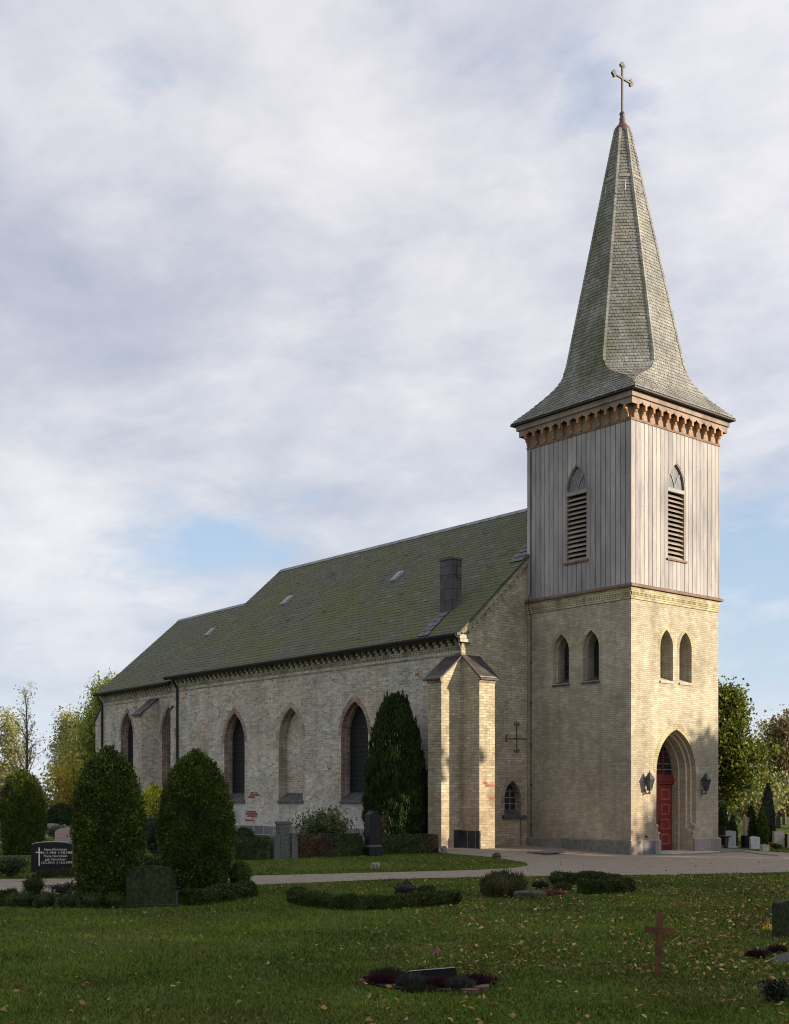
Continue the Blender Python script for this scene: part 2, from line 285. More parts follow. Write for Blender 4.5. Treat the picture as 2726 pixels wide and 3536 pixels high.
def ground_mat():
    m, t, b = newmat('lawn_ground'); tc = coords(t); ob = tc.outputs['Object']
    col = t.ramp(t.noise(ob, 0.35, 6, 0.65), [(0.3, (0.034, 0.066, 0.006)), (0.5, (0.050, 0.086, 0.009)), (0.7, (0.074, 0.090, 0.018))])
    col = t.mix(t.ramp(t.noise(ob, 3.2, 5, 0.7), [(0.42, 0.0), (0.68, 0.55)]), col, (0.060, 0.050, 0.026))
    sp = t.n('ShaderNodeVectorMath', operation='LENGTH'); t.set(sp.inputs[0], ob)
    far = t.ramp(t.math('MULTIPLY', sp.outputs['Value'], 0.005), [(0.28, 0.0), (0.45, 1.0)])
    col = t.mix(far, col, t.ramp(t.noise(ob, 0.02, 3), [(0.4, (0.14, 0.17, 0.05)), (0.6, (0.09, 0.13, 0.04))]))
    t.set(b.inputs['Base Color'], col); b.inputs['Roughness'].default_value = 0.95; b.inputs['Specular IOR Level'].default_value = 0.1
    bp = t.n('ShaderNodeBump'); bp.inputs['Strength'].default_value = 0.6; bp.inputs['Distance'].default_value = 0.04
    t.set(bp.inputs['Height'], t.noise(ob, 14.0, 4, 0.7)); t.set(b.inputs['Normal'], bp.outputs[0])
    return m
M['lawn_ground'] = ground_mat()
def gravel_mat(name, stops, sc1):
    m, t, b = newmat(name); tc = coords(t); ob = tc.outputs['Object']
    v = t.n('ShaderNodeTexVoronoi'); t.set(v.inputs['Vector'], ob); v.inputs['Scale'].default_value = sc1
    col = t.ramp(t.math('ADD', t.math('MULTIPLY', v.outputs['Color'], 0.5), t.math('MULTIPLY', t.noise(ob, 2.0, 7, 0.75), 0.5)), stops)
    t.set(b.inputs['Base Color'], col); b.inputs['Roughness'].default_value = 0.95; b.inputs['Specular IOR Level'].default_value = 0.1
    bp = t.n('ShaderNodeBump'); bp.inputs['Strength'].default_value = 0.5; bp.inputs['Distance'].default_value = 0.015
    t.set(bp.inputs['Height'], v.outputs['Distance']); t.set(b.inputs['Normal'], bp.outputs[0])
    return m
M['gravel'] = gravel_mat('gravel', [(0.25, (0.13, 0.105, 0.08)), (0.5, (0.215, 0.178, 0.14)), (0.75, (0.34, 0.285, 0.225))], 55)
M['cobble'] = gravel_mat('cobble', [(0.25, (0.07, 0.072, 0.078)), (0.5, (0.12, 0.12, 0.125)), (0.75, (0.19, 0.185, 0.18))], 9)
M['slab_stone'] = simple('slab_stone', (0.336, 0.312, 0.272), 0.85, var=0.1, scale=3, bump=0.1)

def leaf_mat(name, cols, trans=0.25, clump=1.1, rough=0.6, worn=None):
    m, t, b = newmat(name); tc = coords(t); g = t.n('ShaderNodeNewGeometry')
    n = len(cols)
    col = t.ramp(g.outputs['Random Per Island'], [(i/max(1, n-1), c) for i, c in enumerate(cols)])
    col = t.mix(1.0, col, t.ramp(t.noise(tc.outputs['Object'], clump, 3, 0.6), [(0.32, (0.62, 0.66, 0.6)), (0.68, (1.3, 1.25, 1.2))]), 'MULTIPLY')
    if worn:                                              # mossy, yellowed and trodden patches in a lawn
        f1 = t.ramp(t.noise(t.mapping(tc.outputs['Object'], loc=(4, 7, 0)), 0.42, 6, 0.68), [(0.45, 0.0), (0.62, 0.85)])
        col = t.mix(f1, col, t.mix(g.outputs['Random Per Island'], worn[0], worn[1]))
        f2 = t.ramp(t.noise(t.mapping(tc.outputs['Object'], loc=(9, 1, 0)), 0.22, 5, 0.6), [(0.36, 0.62), (0.64, 1.25)])
        col = t.mix(1.0, col, f2, 'MULTIPLY')
    t.set(b.inputs['Base Color'], col); b.inputs['Roughness'].default_value = rough; b.inputs['Specular IOR Level'].default_value = 0.2
    if trans:
        tr = t.n('ShaderNodeBsdfTranslucent'); t.set(tr.inputs[0], col)
        mx = t.n('ShaderNodeMixShader'); mx.inputs[0].default_value = trans
        out = [x for x in t.nt.nodes if x.type == 'OUTPUT_MATERIAL'][0]
        t.nt.links.new(b.outputs[0], mx.inputs[1]); t.nt.links.new(tr.outputs[0], mx.inputs[2]); t.nt.links.new(mx.outputs[0], out.inputs[0])
    return m
M['yew'] = leaf_mat('yew', [(0.01615, 0.031, 0.005167), (0.03444, 0.05993, 0.008611), (0.06458, 0.09301, 0.01205), (0.1238, 0.1395, 0.01894)], 0.1, 2.5)
M['dark_cypress'] = leaf_mat('dark_cypress', [(0.007225, 0.01589, 0.004335), (0.01589, 0.03179, 0.007225), (0.03035, 0.05202, 0.01084), (0.05419, 0.07948, 0.01589)], 0.1, 2.0)
M['box'] = leaf_mat('box', [(0.01265, 0.02277, 0.003163), (0.0291, 0.0468, 0.006325), (0.06006, 0.07904, 0.01139)], 0.1, 3)
M['gold_yew'] = leaf_mat('gold_yew', [(0.0725, 0.1087, 0.0145), (0.1885, 0.232, 0.029), (0.493, 0.4785, 0.05075), (0.754, 0.6815, 0.0725)], 0.2, 3)
M['red_hedge'] = leaf_mat('red_hedge', [(0.03825, 0.0255, 0.0153), (0.07225, 0.03825, 0.0238), (0.051, 0.051, 0.0187)], 0.1, 2)
M['green_hedge'] = leaf_mat('green_hedge', [(0.016, 0.0272, 0.0096), (0.032, 0.0448, 0.0144), (0.06, 0.064, 0.0224)], 0.1, 2)
M['rhodo'] = leaf_mat('rhodo', [(0.0385, 0.055, 0.0242), (0.066, 0.088, 0.033), (0.121, 0.132, 0.0495)], 0.1, 2)
M['rust_shrub'] = leaf_mat('rust_shrub', [(0.08, 0.055, 0.025), (0.13, 0.075, 0.03), (0.09, 0.085, 0.035)], 0.15, 2)
M['grey_shrub'] = leaf_mat('grey_shrub', [(0.030, 0.042, 0.030), (0.055, 0.072, 0.048), (0.02, 0.03, 0.02)], 0.1, 2)
M['heather'] = leaf_mat('heather', [(0.0216, 0.00432, 0.00792), (0.0414, 0.00792, 0.01368), (0.0144, 0.0072, 0.0072)], 0.05, 4)
M['silver_plant'] = leaf_mat('silver_plant', [(0.026, 0.0286, 0.0234), (0.0572, 0.0598, 0.052), (0.0156, 0.0208, 0.0156)], 0.05, 4)
M['dry_grass'] = leaf_mat('dry_grass', [(0.17, 0.12, 0.065), (0.30, 0.21, 0.12), (0.10, 0.09, 0.04)], 0.1, 3)
M['olive_grass'] = leaf_mat('olive_grass', [(0.0425, 0.0425, 0.0153), (0.07225, 0.06375, 0.0238), (0.034, 0.04675, 0.0153)], 0.1, 3)
M['red_cover'] = leaf_mat('red_cover', [(0.088, 0.024, 0.0224), (0.136, 0.04, 0.032), (0.128, 0.072, 0.056)], 0.05, 5)
M['dark_plant'] = leaf_mat('dark_plant', [(0.012, 0.012, 0.012), (0.022, 0.022, 0.016), (0.02, 0.03, 0.014)], 0.05, 4)
M['pink_petal'] = leaf_mat('pink_petal', [(0.55, 0.09, 0.30), (0.65, 0.16, 0.40)], 0.1, 5)
M['yellow_petal'] = leaf_mat('yellow_petal', [(0.60, 0.45, 0.02), (0.72, 0.55, 0.05)], 0.1, 5)
M['orange_petal'] = leaf_mat('orange_petal', [(0.55, 0.17, 0.01), (0.72, 0.28, 0.02)], 0.1, 5)
M['maple_leaf'] = leaf_mat('maple_leaf', [(0.040, 0.070, 0.010), (0.075, 0.115, 0.016), (0.12, 0.15, 0.02), (0.24, 0.20, 0.03)], 0.35, 0.5)
M['brown_leaf'] = leaf_mat('brown_leaf', [(0.09, 0.06531, 0.0375), (0.144, 0.101, 0.05625), (0.18, 0.1425, 0.075), (0.108, 0.1187, 0.05)], 0.3, 0.5)
M['larch_leaf'] = leaf_mat('larch_leaf', [(0.3718, 0.2145, 0.05005), (0.5148, 0.3146, 0.0715), (0.429, 0.3146, 0.0858)], 0.3, 0.5)
M['willow_leaf'] = leaf_mat('willow_leaf', [(0.2168, 0.2719, 0.07296), (0.3502, 0.3987, 0.1042), (0.4836, 0.4894, 0.125)], 0.35, 0.4)
M['olive_leaf'] = leaf_mat('olive_leaf', [(0.1601, 0.1705, 0.07004), (0.2721, 0.2728, 0.1201), (0.3522, 0.341, 0.1601)], 0.3, 0.5)
M['yellow_leaf'] = leaf_mat('yellow_leaf', [(0.3, 0.2415, 0.04125), (0.51, 0.3967, 0.06188), (0.39, 0.3795, 0.0825)], 0.35, 0.5)
M['wood_mass'] = leaf_mat('wood_mass', [(0.045, 0.055, 0.018), (0.085, 0.085, 0.03), (0.12, 0.09, 0.04), (0.03, 0.04, 0.015)], 0.2, 0.25)
M['bark'] = simple('bark', (0.075, 0.062, 0.048), 0.9, var=0.25, scale=8, bump=0.3)
M['pale_bark'] = simple('pale_bark', (0.22, 0.18, 0.12), 0.9, var=0.2, scale=8)
M['grass_blade'] = leaf_mat('grass_blade', [(0.03724, 0.0746, 0.003379), (0.06208, 0.1135, 0.005068), (0.0952, 0.1427, 0.006758), (0.1655, 0.1557, 0.01521)], 0.15, 0.55, worn=((0.06551, 0.08274, 0.01083), (0.1256, 0.1207, 0.02707)))
M['dead_leaf'] = leaf_mat('dead_leaf', [(0.2048, 0.1048, 0.0347), (0.2794, 0.1659, 0.05783), (0.1211, 0.05675, 0.02313), (0.3353, 0.2183, 0.07519), (0.1863, 0.07422, 0.02892), (0.3912, 0.3144, 0.08094), (0.2423, 0.1746, 0.07519)], 0.1, 0.8)
M['green_stone'] = simple('green_stone', (0.02106, 0.02752, 0.0099), 0.85, var=0.35, scale=16, bump=0.3)
M['rough_granite'] = simple('rough_granite', (0.085, 0.09, 0.075), 0.9, var=0.32, scale=22, bump=0.9, bscale=18)
M['smooth_granite'] = simple('smooth_granite', (0.085, 0.088, 0.078), 0.7, var=0.15, scale=30)
M['black_granite'] = simple('black_granite', (0.010, 0.010, 0.011), 0.45, var=0.2, scale=40, spec=0.2)
M['black_basalt'] = simple('black_basalt', (0.011, 0.011, 0.012), 0.5, var=0.25, scale=12)
M['marble'] = simple('marble', (0.36, 0.36, 0.38), 0.5, var=0.3, scale=2.6)
M['pink_granite'] = simple('pink_granite', (0.33, 0.24, 0.205), 0.6, var=0.2, scale=22)
M['grey_granite'] = simple('grey_granite', (0.288, 0.296, 0.296), 0.6, var=0.12, scale=25)
M['white_marble'] = simple('white_marble', (0.4675, 0.459, 0.4505), 0.6, var=0.08, scale=4)
M['cream_stone'] = simple('cream_stone', (0.391, 0.3655, 0.2975), 0.7, var=0.12, scale=6)
M['boulder'] = simple('boulder', (0.19, 0.18, 0.15), 0.9, var=0.35, scale=9, bump=0.5, bscale=14)
M['mossy_rock'] = simple('mossy_rock', (0.048, 0.048, 0.028), 0.9, var=0.35, scale=8, bump=0.5, bscale=14)
M['edging'] = simple('edging', (0.0975, 0.052, 0.04388), 0.85, var=0.2, scale=9, bump=0.3)
M['cross_wood'] = simple('cross_wood', (0.088, 0.037, 0.013), 0.5, var=0.25, scale=5)
M['soil'] = simple('soil', (0.012, 0.009, 0.007), 0.95, var=0.3, scale=20, bump=0.6)
M['steel_plate'] = simple('steel_plate', (0.1229, 0.132, 0.1502), 0.55, 0.2, var=0.12, scale=6)
M['new_red_brick'] = island_wood('new_red_brick', [(0, (0.20, 0.055, 0.040)), (1, (0.31, 0.10, 0.07))], grain=(9, 9, 9), knots=False)
M['matte_black'] = simple('matte_black', (0.009, 0.009, 0.010), 0.9, spec=0.05)
M['gold_letter'] = simple('gold_letter', (0.62, 0.60, 0.55), 0.5, var=0.03)
M['bench_wood'] = simple('bench_wood', (0.025, 0.02, 0.018), 0.6)

# ------------------------------------------------------------------ geometry helpers
def ss(a, b, t):
    t = np.clip((np.asarray(t, float)-a)/(b-a), 0, 1); return t*t*(3-2*t)
def gz(x, y): return 0.2*ss(-.5, 5.2, y) + 0.2*ss(6, 20, y)
def setp(o, label=None, cat=None, group=None, kind=None):
    if label: o['label'] = label
    if cat: o['category'] = cat
    if group: o['group'] = group
    if kind: o['kind'] = kind
    return o
def empty(name, loc, label, cat, group=None, rz=0.0):
    o = bpy.data.objects.new(name, None); COL.objects.link(o); o.location = loc; o.rotation_euler = (0, 0, rz)
    o.empty_display_size = 0.2
    return setp(o, label, cat, group)
class MB:
    """collects polygons; build() links them as one mesh object with metric UVs"""
    def __init__(s): s.v = []; s.f = []; s.m = []
    def add(s, pts, m=0):
        i = len(s.v); s.v += [tuple(p) for p in pts]; s.f.append(tuple(range(i, i+len(pts)))); s.m.append(m)
    def box(s, x0, y0, z0, x1, y1, z1, m=0, skip=''):
        i = len(s.v)
        s.v += [(x0,y0,z0),(x1,y0,z0),(x1,y1,z0),(x0,y1,z0),(x0,y0,z1),(x1,y0,z1),(x1,y1,z1),(x0,y1,z1)]
        for k, q in (('b',(3,2,1,0)),('t',(4,5,6,7)),('f',(0,1,5,4)),('r',(1,2,6,5)),('k',(2,3,7,6)),('l',(3,0,4,7))):
            if k in skip: continue
            s.f.append(tuple(i+a for a in q)); s.m.append(m)
    def prism(s, pts2, fmap, d0, d1, m=0, cap0=True, cap1=True):
        """extrude a 2D outline: fmap(u, v, depth) -> xyz"""
        i = len(s.v); n = len(pts2)
        s.v += [tuple(fmap(u, v, d0)) for u, v in pts2] + [tuple(fmap(u, v, d1)) for u, v in pts2]
        for k in range(n):
            j = (k+1) % n; s.f.append((i+k, i+j, i+n+j, i+n+k)); s.m.append(m)
        tri = tessellate_polygon([[Vector((u, v, 0)) for u, v in pts2]])
        for t in tri:
            if cap0: s.f.append(tuple(i+a for a in t)); s.m.append(m)
            if cap1: s.f.append(tuple(i+n+a for a in reversed(t))); s.m.append(m)
    def sheet(s, outer, holes, fmap, m=0):
        loops = [[Vector((u, v, 0)) for u, v in outer]] + [[Vector((u, v, 0)) for u, v in h] for h in holes]
        i = len(s.v)
        for lp in loops: s.v += [tuple(fmap(p.x, p.y)) for p in lp]
        for t in tessellate_polygon(loops): s.f.append(tuple(i+a for a in t)); s.m.append(m)
    def tube(s, path, r, n=8, m=0, cap=True):
        path = [Vector(p) for p in path]; rr = r if hasattr(r, '__len__') else [r]*len(path)
        base = len(s.v); prev = None
        for k, p in enumerate(path):
            d = (path[min(k+1, len(path)-1)] - path[max(k-1, 0)])
            d = d.normalized() if d.length > 1e-9 else Vector((0, 0, 1))
            if prev is None: a = d.orthogonal().normalized()
            else: a = prev - d*prev.dot(d); a = a.normalized() if a.length > 1e-6 else d.orthogonal().normalized()
            prev = a; b = d.cross(a)
            for q in range(n):
                t = 2*math.pi*q/n; s.v.append(tuple(p + (a*math.cos(t)+b*math.sin(t))*rr[k]))
        for k in range(len(path)-1):
            for q in range(n):
                q2 = (q+1) % n; i = base+k*n; s.f.append((i+q, i+q2, i+n+q2, i+n+q)); s.m.append(m)
        if cap:
            s.f.append(tuple(base+q for q in reversed(range(n)))); s.m.append(m)
            s.f.append(tuple(base+(len(path)-1)*n+q for q in range(n))); s.m.append(m)
    def lathe(s, prof, c, n=16, m=0):
        base = len(s.v)
        for r, z in prof:
            for q in range(n):
                t = 2*math.pi*q/n; s.v.append((c[0]+r*math.cos(t), c[1]+r*math.sin(t), c[2]+z))
        for k in range(len(prof)-1):
            for q in range(n):
                q2 = (q+1) % n; i = base+k*n; s.f.append((i+q, i+q2, i+n+q2, i+n+q)); s.m.append(m)
    def build(s, name, mats, parent=None, xf=None, smooth=False, bevel=0.0, label=None, loc=None):
        me = bpy.data.meshes.new(name)
        vs = s.v if xf is None else [tuple(xf(*p)) for p in s.v]
        if loc is not None: vs = [(p[0]-loc[0], p[1]-loc[1], p[2]-loc[2]) for p in vs]
        me.from_pydata(vs, [], s.f)
        mats = mats if isinstance(mats, (list, tuple)) else [mats]
        for m in mats: me.materials.append(M[m] if isinstance(m, str) else m)
        for p, mi in zip(me.polygons, s.m): p.material_index = mi; p.use_smooth = smooth
        me.update()
        uv = me.uv_layers.new(name='UVMap'); dat = np.empty(len(me.loops)*2, 'f')
        Z = Vector((0, 0, 1))
        for p in me.polygons:
            n = p.normal
            if abs(n.z) > 0.92 or n.length < .5:
                for li in p.loop_indices:
                    c = me.vertices[me.loops[li].vertex_index].co; dat[2*li] = c.x; dat[2*li+1] = c.y
            else:
                # canonical sense, so that coplanar triangles share one brick grid
                nn = n if (n.x+n.y*1.01) < 0 else -n
                t = Z.cross(nn).normalized(); up = nn.cross(t)
                for li in p.loop_indices:
                    c = me.vertices[me.loops[li].vertex_index].co; dat[2*li] = c.dot(t); dat[2*li+1] = c.dot(up)
        uv.data.foreach_set('uv', dat)
        o = bpy.data.objects.new(name, me); COL.objects.link(o)
        if loc is not None: o.location = loc
        if parent is not None: o.parent = parent
        if bevel:
            b = o.modifiers.new('bevel', 'BEVEL'); b.width = bevel; b.segments = 2; b.limit_method = 'ANGLE'
        if label: o['label'] = label
        return o
def gothic(c, a, zb, zs, r, n=9, R0=None):
    """pointed arch outline, from bottom left round to bottom right; a half width, r rise"""
    Rr = (a*a+r*r)/(2*a); pts = [(c-a, zb)]
    cx = c-a+Rr; t1 = math.asin(min(1, r/Rr))
    for k in range(n+1):
        t = t1*k/n; pts.append((cx-Rr*math.cos(t), zs+Rr*math.sin(t)))
    for k in range(n-1, -1, -1):
        t = t1*k/n; pts.append((2*c-cx+Rr*math.cos(t), zs+Rr*math.sin(t)))
    pts.append((c+a, zb)); return pts
def inner_rise(a, r, a2):
    Rr = (a*a+r*r)/(2*a); off = Rr-a; R2 = Rr-(a-a2); return math.sqrt(max(1e-4, R2*R2-off*off))
def reveal(mb, pts, fmap, d0, d1, m=0, closed=False):
    n = len(pts)
    for k in range(n-1 if not closed else n):
        j = (k+1) % n
        mb.add([fmap(*pts[k], d0), fmap(*pts[j], d0), fmap(*pts[j], d1), fmap(*pts[k], d1)], m)
def ring(mb, A, B, fmap, d, m=0):
    for k in range(len(A)-1):
        mb.add([fmap(*A[k], d), fmap(*A[k+1], d), fmap(*B[k+1], d), fmap(*B[k], d)], m)

# ------------------------------------------------------------------ the church
TW, TD = 5.357, 5.185                      # tower: across the front (X), along the nave (Y)
FW = lambda u, v, d=0.0: (u, d, v)         # front (west) face, depth runs into the wall
FS = lambda u, v, d=0.0: (d, u, v)         # south face of the tower
church = empty('church', (TW/2, 12.0, 0.0), 'yellow brick village church with mossy slate roof and a shingled tower spire', 'church')
def P(mb, name, mats, parent=church, **kw):
    o = mb.build(name, mats, None, **kw)
    if parent is not None:
        o.parent = parent; o.matrix_parent_inverse = Matrix.Translation(-Vector(church.location)) if parent is church else Matrix.Identity(4)
    return o

# --- tower shaft with its openings
DC = 2.69
a1, a2, a3, a4 = 1.215, 1.13, 1.03, 0.97
zs_d = 3.03; r1 = 1.65
r2_, r3_, r4_ = (inner_rise(a1, r1, a) for a in (a2, a3, a4))
door_hole = [(DC-a3, .50), (DC-a3, .76), (DC-a2, .80), (DC-a2, 1.06)] + gothic(DC, a1, 1.08, zs_d, r1) + [(DC+a2, 1.06), (DC+a2, .80), (DC+a3, .76), (DC+a3, .50)]
WF = [(2.095, .385), (3.255, .385)]; WS = [(3.405, .405), (1.915, .405)]
WZ0, WZS, WZA = 6.50, 7.72, 8.40
mb = MB()
mb.sheet([(0, .5), (TW, .5), (TW, 9.5), (0, 9.5)], [door_hole] + [gothic(c, a, WZ0, WZS, WZA-WZS) for c, a in WF], FW)
mb.sheet([(0, .1), (TD, .1), (TD, 9.5), (0, 9.5)], [gothic(c, a, WZ0, WZS, WZA-WZS) for c, a in WS], FS)
mb.add([(TW, 0, .1), (TW, TD, .1), (TW, TD, 9.5), (TW, 0, 9.5)])
mb.add([(0, TD, .1), (TW, TD, .1), (TW, TD, 9.5), (0, TD, 9.5)])
# door orders, stepping into the wall
d1, d2, d3, d4 = .19, .34, .63, .95
O1 = gothic(DC, a1, 1.08, zs_d, r1); O2 = gothic(DC, a2, 1.08, zs_d, r2_); O3 = gothic(DC, a3, .80, zs_d, r3_); O4 = gothic(DC, a4, .05, zs_d, r4_)
O2b = gothic(DC, a2, .80, zs_d, r2_); O3b = gothic(DC, a3, .05, zs_d, r3_)
reveal(mb, O1, FW, 0, d1); mo = MB(); ring(mo, O1, O2, FW, d1)
reveal(mb, O2, FW, d1, d2); ring(mo, O2b, O3, FW, d2)
for sx in (-1, 1):
    mb.add([FW(DC+sx*a2, .80, 0), FW(DC+sx*a2, 1.08, 0), FW(DC+sx*a2, 1.08, d2), FW(DC+sx*a2, .80, d2)])
    mb.add([FW(DC+sx*a3, .05, 0), FW(DC+sx*a3, .80, 0), FW(DC+sx*a3, .80, d2), FW(DC+sx*a3, .05, d2)])
reveal(mb, O3b, FW, d2, d3); ring(mo, O3b, O4, FW, d3); reveal(mb, O4, FW, d3, d4)
# window recesses
for (lst, F) in ((WF, FW), (WS, FS)):
    for c, a in lst:
        A = gothic(c, a, WZ0, WZS, WZA-WZS); B = gothic(c, a-.065, WZ0, WZS, inner_rise(a, WZA-WZS, a-.065))
        reveal(mb, A, F, 0, .19); ring(mb, A, B, F, .19); reveal(mb, B, F, .19, .62)
shaft = P(mb, 'tower_shaft', 'tower_brick'); P(mo, 'door_arch_moulding', 'lit_edge_brick', parent=shaft)
# brick arch rings standing a touch proud of the wall
for (lst, F, zz) in ((WF, FW, (WZ0, WZS, WZA)), (WS, FS, (WZ0, WZS, WZA))):
    for c, a in lst:
        mb = MB(); A = gothic(c, a+.14, WZS, WZS, inner_rise(a, zz[2]-zz[1], a+.14) if False else (zz[2]-zz[1])+.19, 9)[1:-1]; B = gothic(c, a+.004, WZS, WZS, zz[2]-zz[1]+.004, 9)[1:-1]
        ring(mb, A, B, F, -.006); reveal(mb, A, F, -.006, 0); reveal(mb, B, F, -.006, .01)
        P(mb, 'arch_ring', 'trim_brick')
mb = MB(); A = gothic(DC, a1+.2, zs_d, zs_d, r1+.27, 14)[1:-1]; B = gothic(DC, a1+.004, zs_d, zs_d, r1+.004, 14)[1:-1]
ring(mb, A, B, FW, -.006); reveal(mb, A, FW, -.006, 0); reveal(mb, B, FW, -.006, .01)
P(mb, 'arch_ring', 'trim_brick', label='yellow brick arch ring over the red door')
# sloping stone stops at the foot of the door orders
for sx in (-1, 1):
    for (xa, xb, dep, z0, z1) in ((a1+.03, a2-.012, d1+.004, 1.02, 1.17), (a2+.02, a3-.012, d2+.004, .74, .93)):
        mb = MB(); x0, x1 = sorted((DC+sx*xa, DC+sx*xb))
        pr = [(-.03, z0), (-.03, z0+.05), (dep, z1), (dep, z0)]
        mb.prism(pr, lambda u, v, d: (d, u, v), x0, x1)
        P(mb, 'stone_stop', 'light_stone')
# tower windows: glass, glazing bars, sloping sill
def tower_window(c, a, F, sgn):
    B = gothic(c, a-.065, WZ0, WZS, inner_rise(a, WZA-WZS, a-.065))
    mb = MB(); mb.sheet(B, [], lambda u, v: F(u, v, .60)); win = P(mb, 'tower_window', 'window_glass')
    mb = MB(); aw = a-.065
    for zz in np.arange(WZ0+.25, WZA-.25, .27): mb.prism([(c-aw, zz), (c+aw, zz), (c+aw, zz+.022), (c-aw, zz+.022)], F, .57, .597)
    for k in (-.33, .33): mb.prism([(c+k*aw-.012, WZ0), (c+k*aw+.012, WZ0), (c+k*aw+.012, WZS+.25), (c+k*aw-.012, WZS+.25)], F, .575, .598)
    b = P(mb, 'glazing_bars', 'lantern_metal', parent=win)
    mb = MB(); pr = [(-.05, WZ0-.11), (-.05, WZ0-.04), (.60, WZ0+.22), (.60, WZ0-.11)]
    if F is FW: mb.prism(pr, lambda u, v, d: (d, u, v), c-a-.03, c+a+.03)
    else: mb.prism(pr, lambda u, v, d: (u, d, v), c-a-.03, c+a+.03)
    P(mb, 'window_sill', 'light_stone' if F is FW else 'sill_slate', parent=win)
for c, a in WF: tower_window(c, a, FW, 1)
for c, a in WS: tower_window(c, a, FS, 1)
# plinth
mb = MB(); po = .085
for (x0, x1, lb) in ((-po, DC-a3, 'pinkish granite plinth left of the door'), (DC+a3, TW+po, 'pinkish granite plinth right of the door')):
    mb = MB(); mb.box(x0, -po, -.12, x1, -.0, .50, skip='k'); mb.add([(x0, -po, .5), (x1, -po, .5), (x1, .0, .545), (x0, .0, .545)])
    if x1 > TW: mb.box(TW, 0, -.12, TW+po, TD, .5)
    P(mb, 'plinth', 'plinth_granite', label=lb)
mb = MB(); mb.box(.62, -po-.012, .02, 1.3, -po+.01, .49); P(mb, 'plinth_stone', 'clean_slate', label='pair of dark slate plinth stones left of the door')
mb = MB(); mb.box(-po, .0, -.12, 0, TD, .50); mb.add([(-po, -.0, .5), (-po, TD, .5), (0, TD, .545), (0, 0, .545)])
P(mb, 'plinth', 'plinth_dark', label='dark damp plinth along the side of the tower')
# brick cornice with soldier course, then the wooden ledge
mb = MB()
def band(mb, o, z0, z1, m=0, x0=0, y0=0, x1=TW, y1=TD): mb.box(x0-o, y0-o, z0, x1+o, y1-.0, z1, m)
band(mb, .030, 9.36, 9.45); band(mb, .045, 9.45, 9.50); band(mb, .05, 9.62, 9.80)
for k in range(70):
    t = .035+k*TW/70
    if t+.05 < TW+.03: mb.box(t-.03, -.055, 9.50, t+.022, 0, 9.62)
for k in range(68): mb.box(-.055, k*TD/68, 9.50, 0, k*TD/68+.052, 9.62)
mb.box(0, 0, 9.5, TW, TD, 9.8)
P(mb, 'tower_cornice', 'trim_brick')
mb = MB(); band(mb, .15, 9.80, 9.88); mb.add([(-.15, -.15, 9.88), (TW+.15, -.15, 9.88), (TW+.01, -.01, 9.95), (-.01, -.01, 9.95)]); mb.add([(-.15, -.15, 9.88), (-.15, TD, 9.88), (-.01, TD, 9.95), (-.01, -.01, 9.95)])
P(mb, 'belfry_ledge', 'ledge_wood')

# --- belfry: boards on boards, louvred bell windows, bracketed frieze
BZ0, BZ1 = 9.94, 15.90
BW, BS = (2.66, .55), (2.61, .55); BWZ0, BWZS, BWZA = 11.10, 13.85, 14.78
def boards(F, L, win, name, out=0.0, n=22):
    c, a = win; mb = MB(); bw = L/n
    arch = gothic(c, a, BWZ0, BWZS, BWZA-BWZS, 12)
    def top_at(u):
        xs = [p for p in arch[1:-1]]
        for k in range(len(xs)-1):
            (u0, v0), (u1, v1) = xs[k], xs[k+1]
            if min(u0, u1)-1e-9 <= u <= max(u0, u1)+1e-9 and abs(u1-u0) > 1e-9: return v0+(v1-v0)*(u-u0)/(u1-u0)
        return BWZS
    for k in range(n):
        u0, u1 = k*bw, (k+1)*bw; proud = k % 2
        s0, s1 = u0+.0125, u1-.0125
        s0 = max(s0, 0.002); s1 = min(s1, L-.002)
        d0, d1_ = (-.028, -.004) if proud else (-.023, -.004)
        d0 -= out; d1_ -= out
        if s1 <= c-a or s0 >= c+a:
            mb.prism([(s0, BZ0), (s1, BZ0), (s1, BZ1), (s0, BZ1)], F, d0, d1_)
        else:
            mb.prism([(s0, BZ0), (s1, BZ0), (s1, BWZ0-.06), (s0, BWZ0-.06)], F, d0, d1_)
            us = sorted(set([s0, s1] + [u for u in (c-a, c+a, c) if s0 < u < s1] + list(np.linspace(s0, s1, 6))))
            up = [(u, top_at(u) if c-a < u < c+a else BWZ0-.06) for u in us]
            for q in range(len(us)-1):
                pass
            left = [u for u in us if u <= c-a]; right = [u for u in us if u >= c+a]
            inn = [u for u in us if c-a <= u <= c+a]
            if len(inn) > 1: mb.prism([(u, top_at(min(max(u, c-a+1e-4), c+a-1e-4))) for u in inn] + [(inn[-1], BZ1), (inn[0], BZ1)], F, d0, d1_)
            if len(left) > 1: mb.prism([(left[0], BWZ0-.06), (left[-1], BWZ0-.06), (left[-1], BZ1), (left[0], BZ1)], F, d0, d1_)
            if len(right) > 1: mb.prism([(right[0], BWZ0-.06), (right[-1], BWZ0-.06), (right[-1], BZ1), (right[0], BZ1)], F, d0, d1_)
    return P(mb, name, 'grey_boards')
boards(FW, TW, BW, 'board_cladding'); boards(FS, TD, BS, 'board_cladding')
mb = MB()
for z0, z1, hole in ((BZ0, 16.9, True),):
    mb.sheet([(0, z0), (TW, z0), (TW, z1), (0, z1)], [gothic(BW[0], BW[1]-.02, BWZ0, BWZS, BWZA-BWZS-.02)], lambda u, v: FW(u, v, .004))
    mb.sheet([(0, z0), (TD, z0), (TD, z1), (0, z1)], [gothic(BS[0], BS[1]-.02, BWZ0, BWZS, BWZA-BWZS-.02)], lambda u, v: FS(u, v, .004))
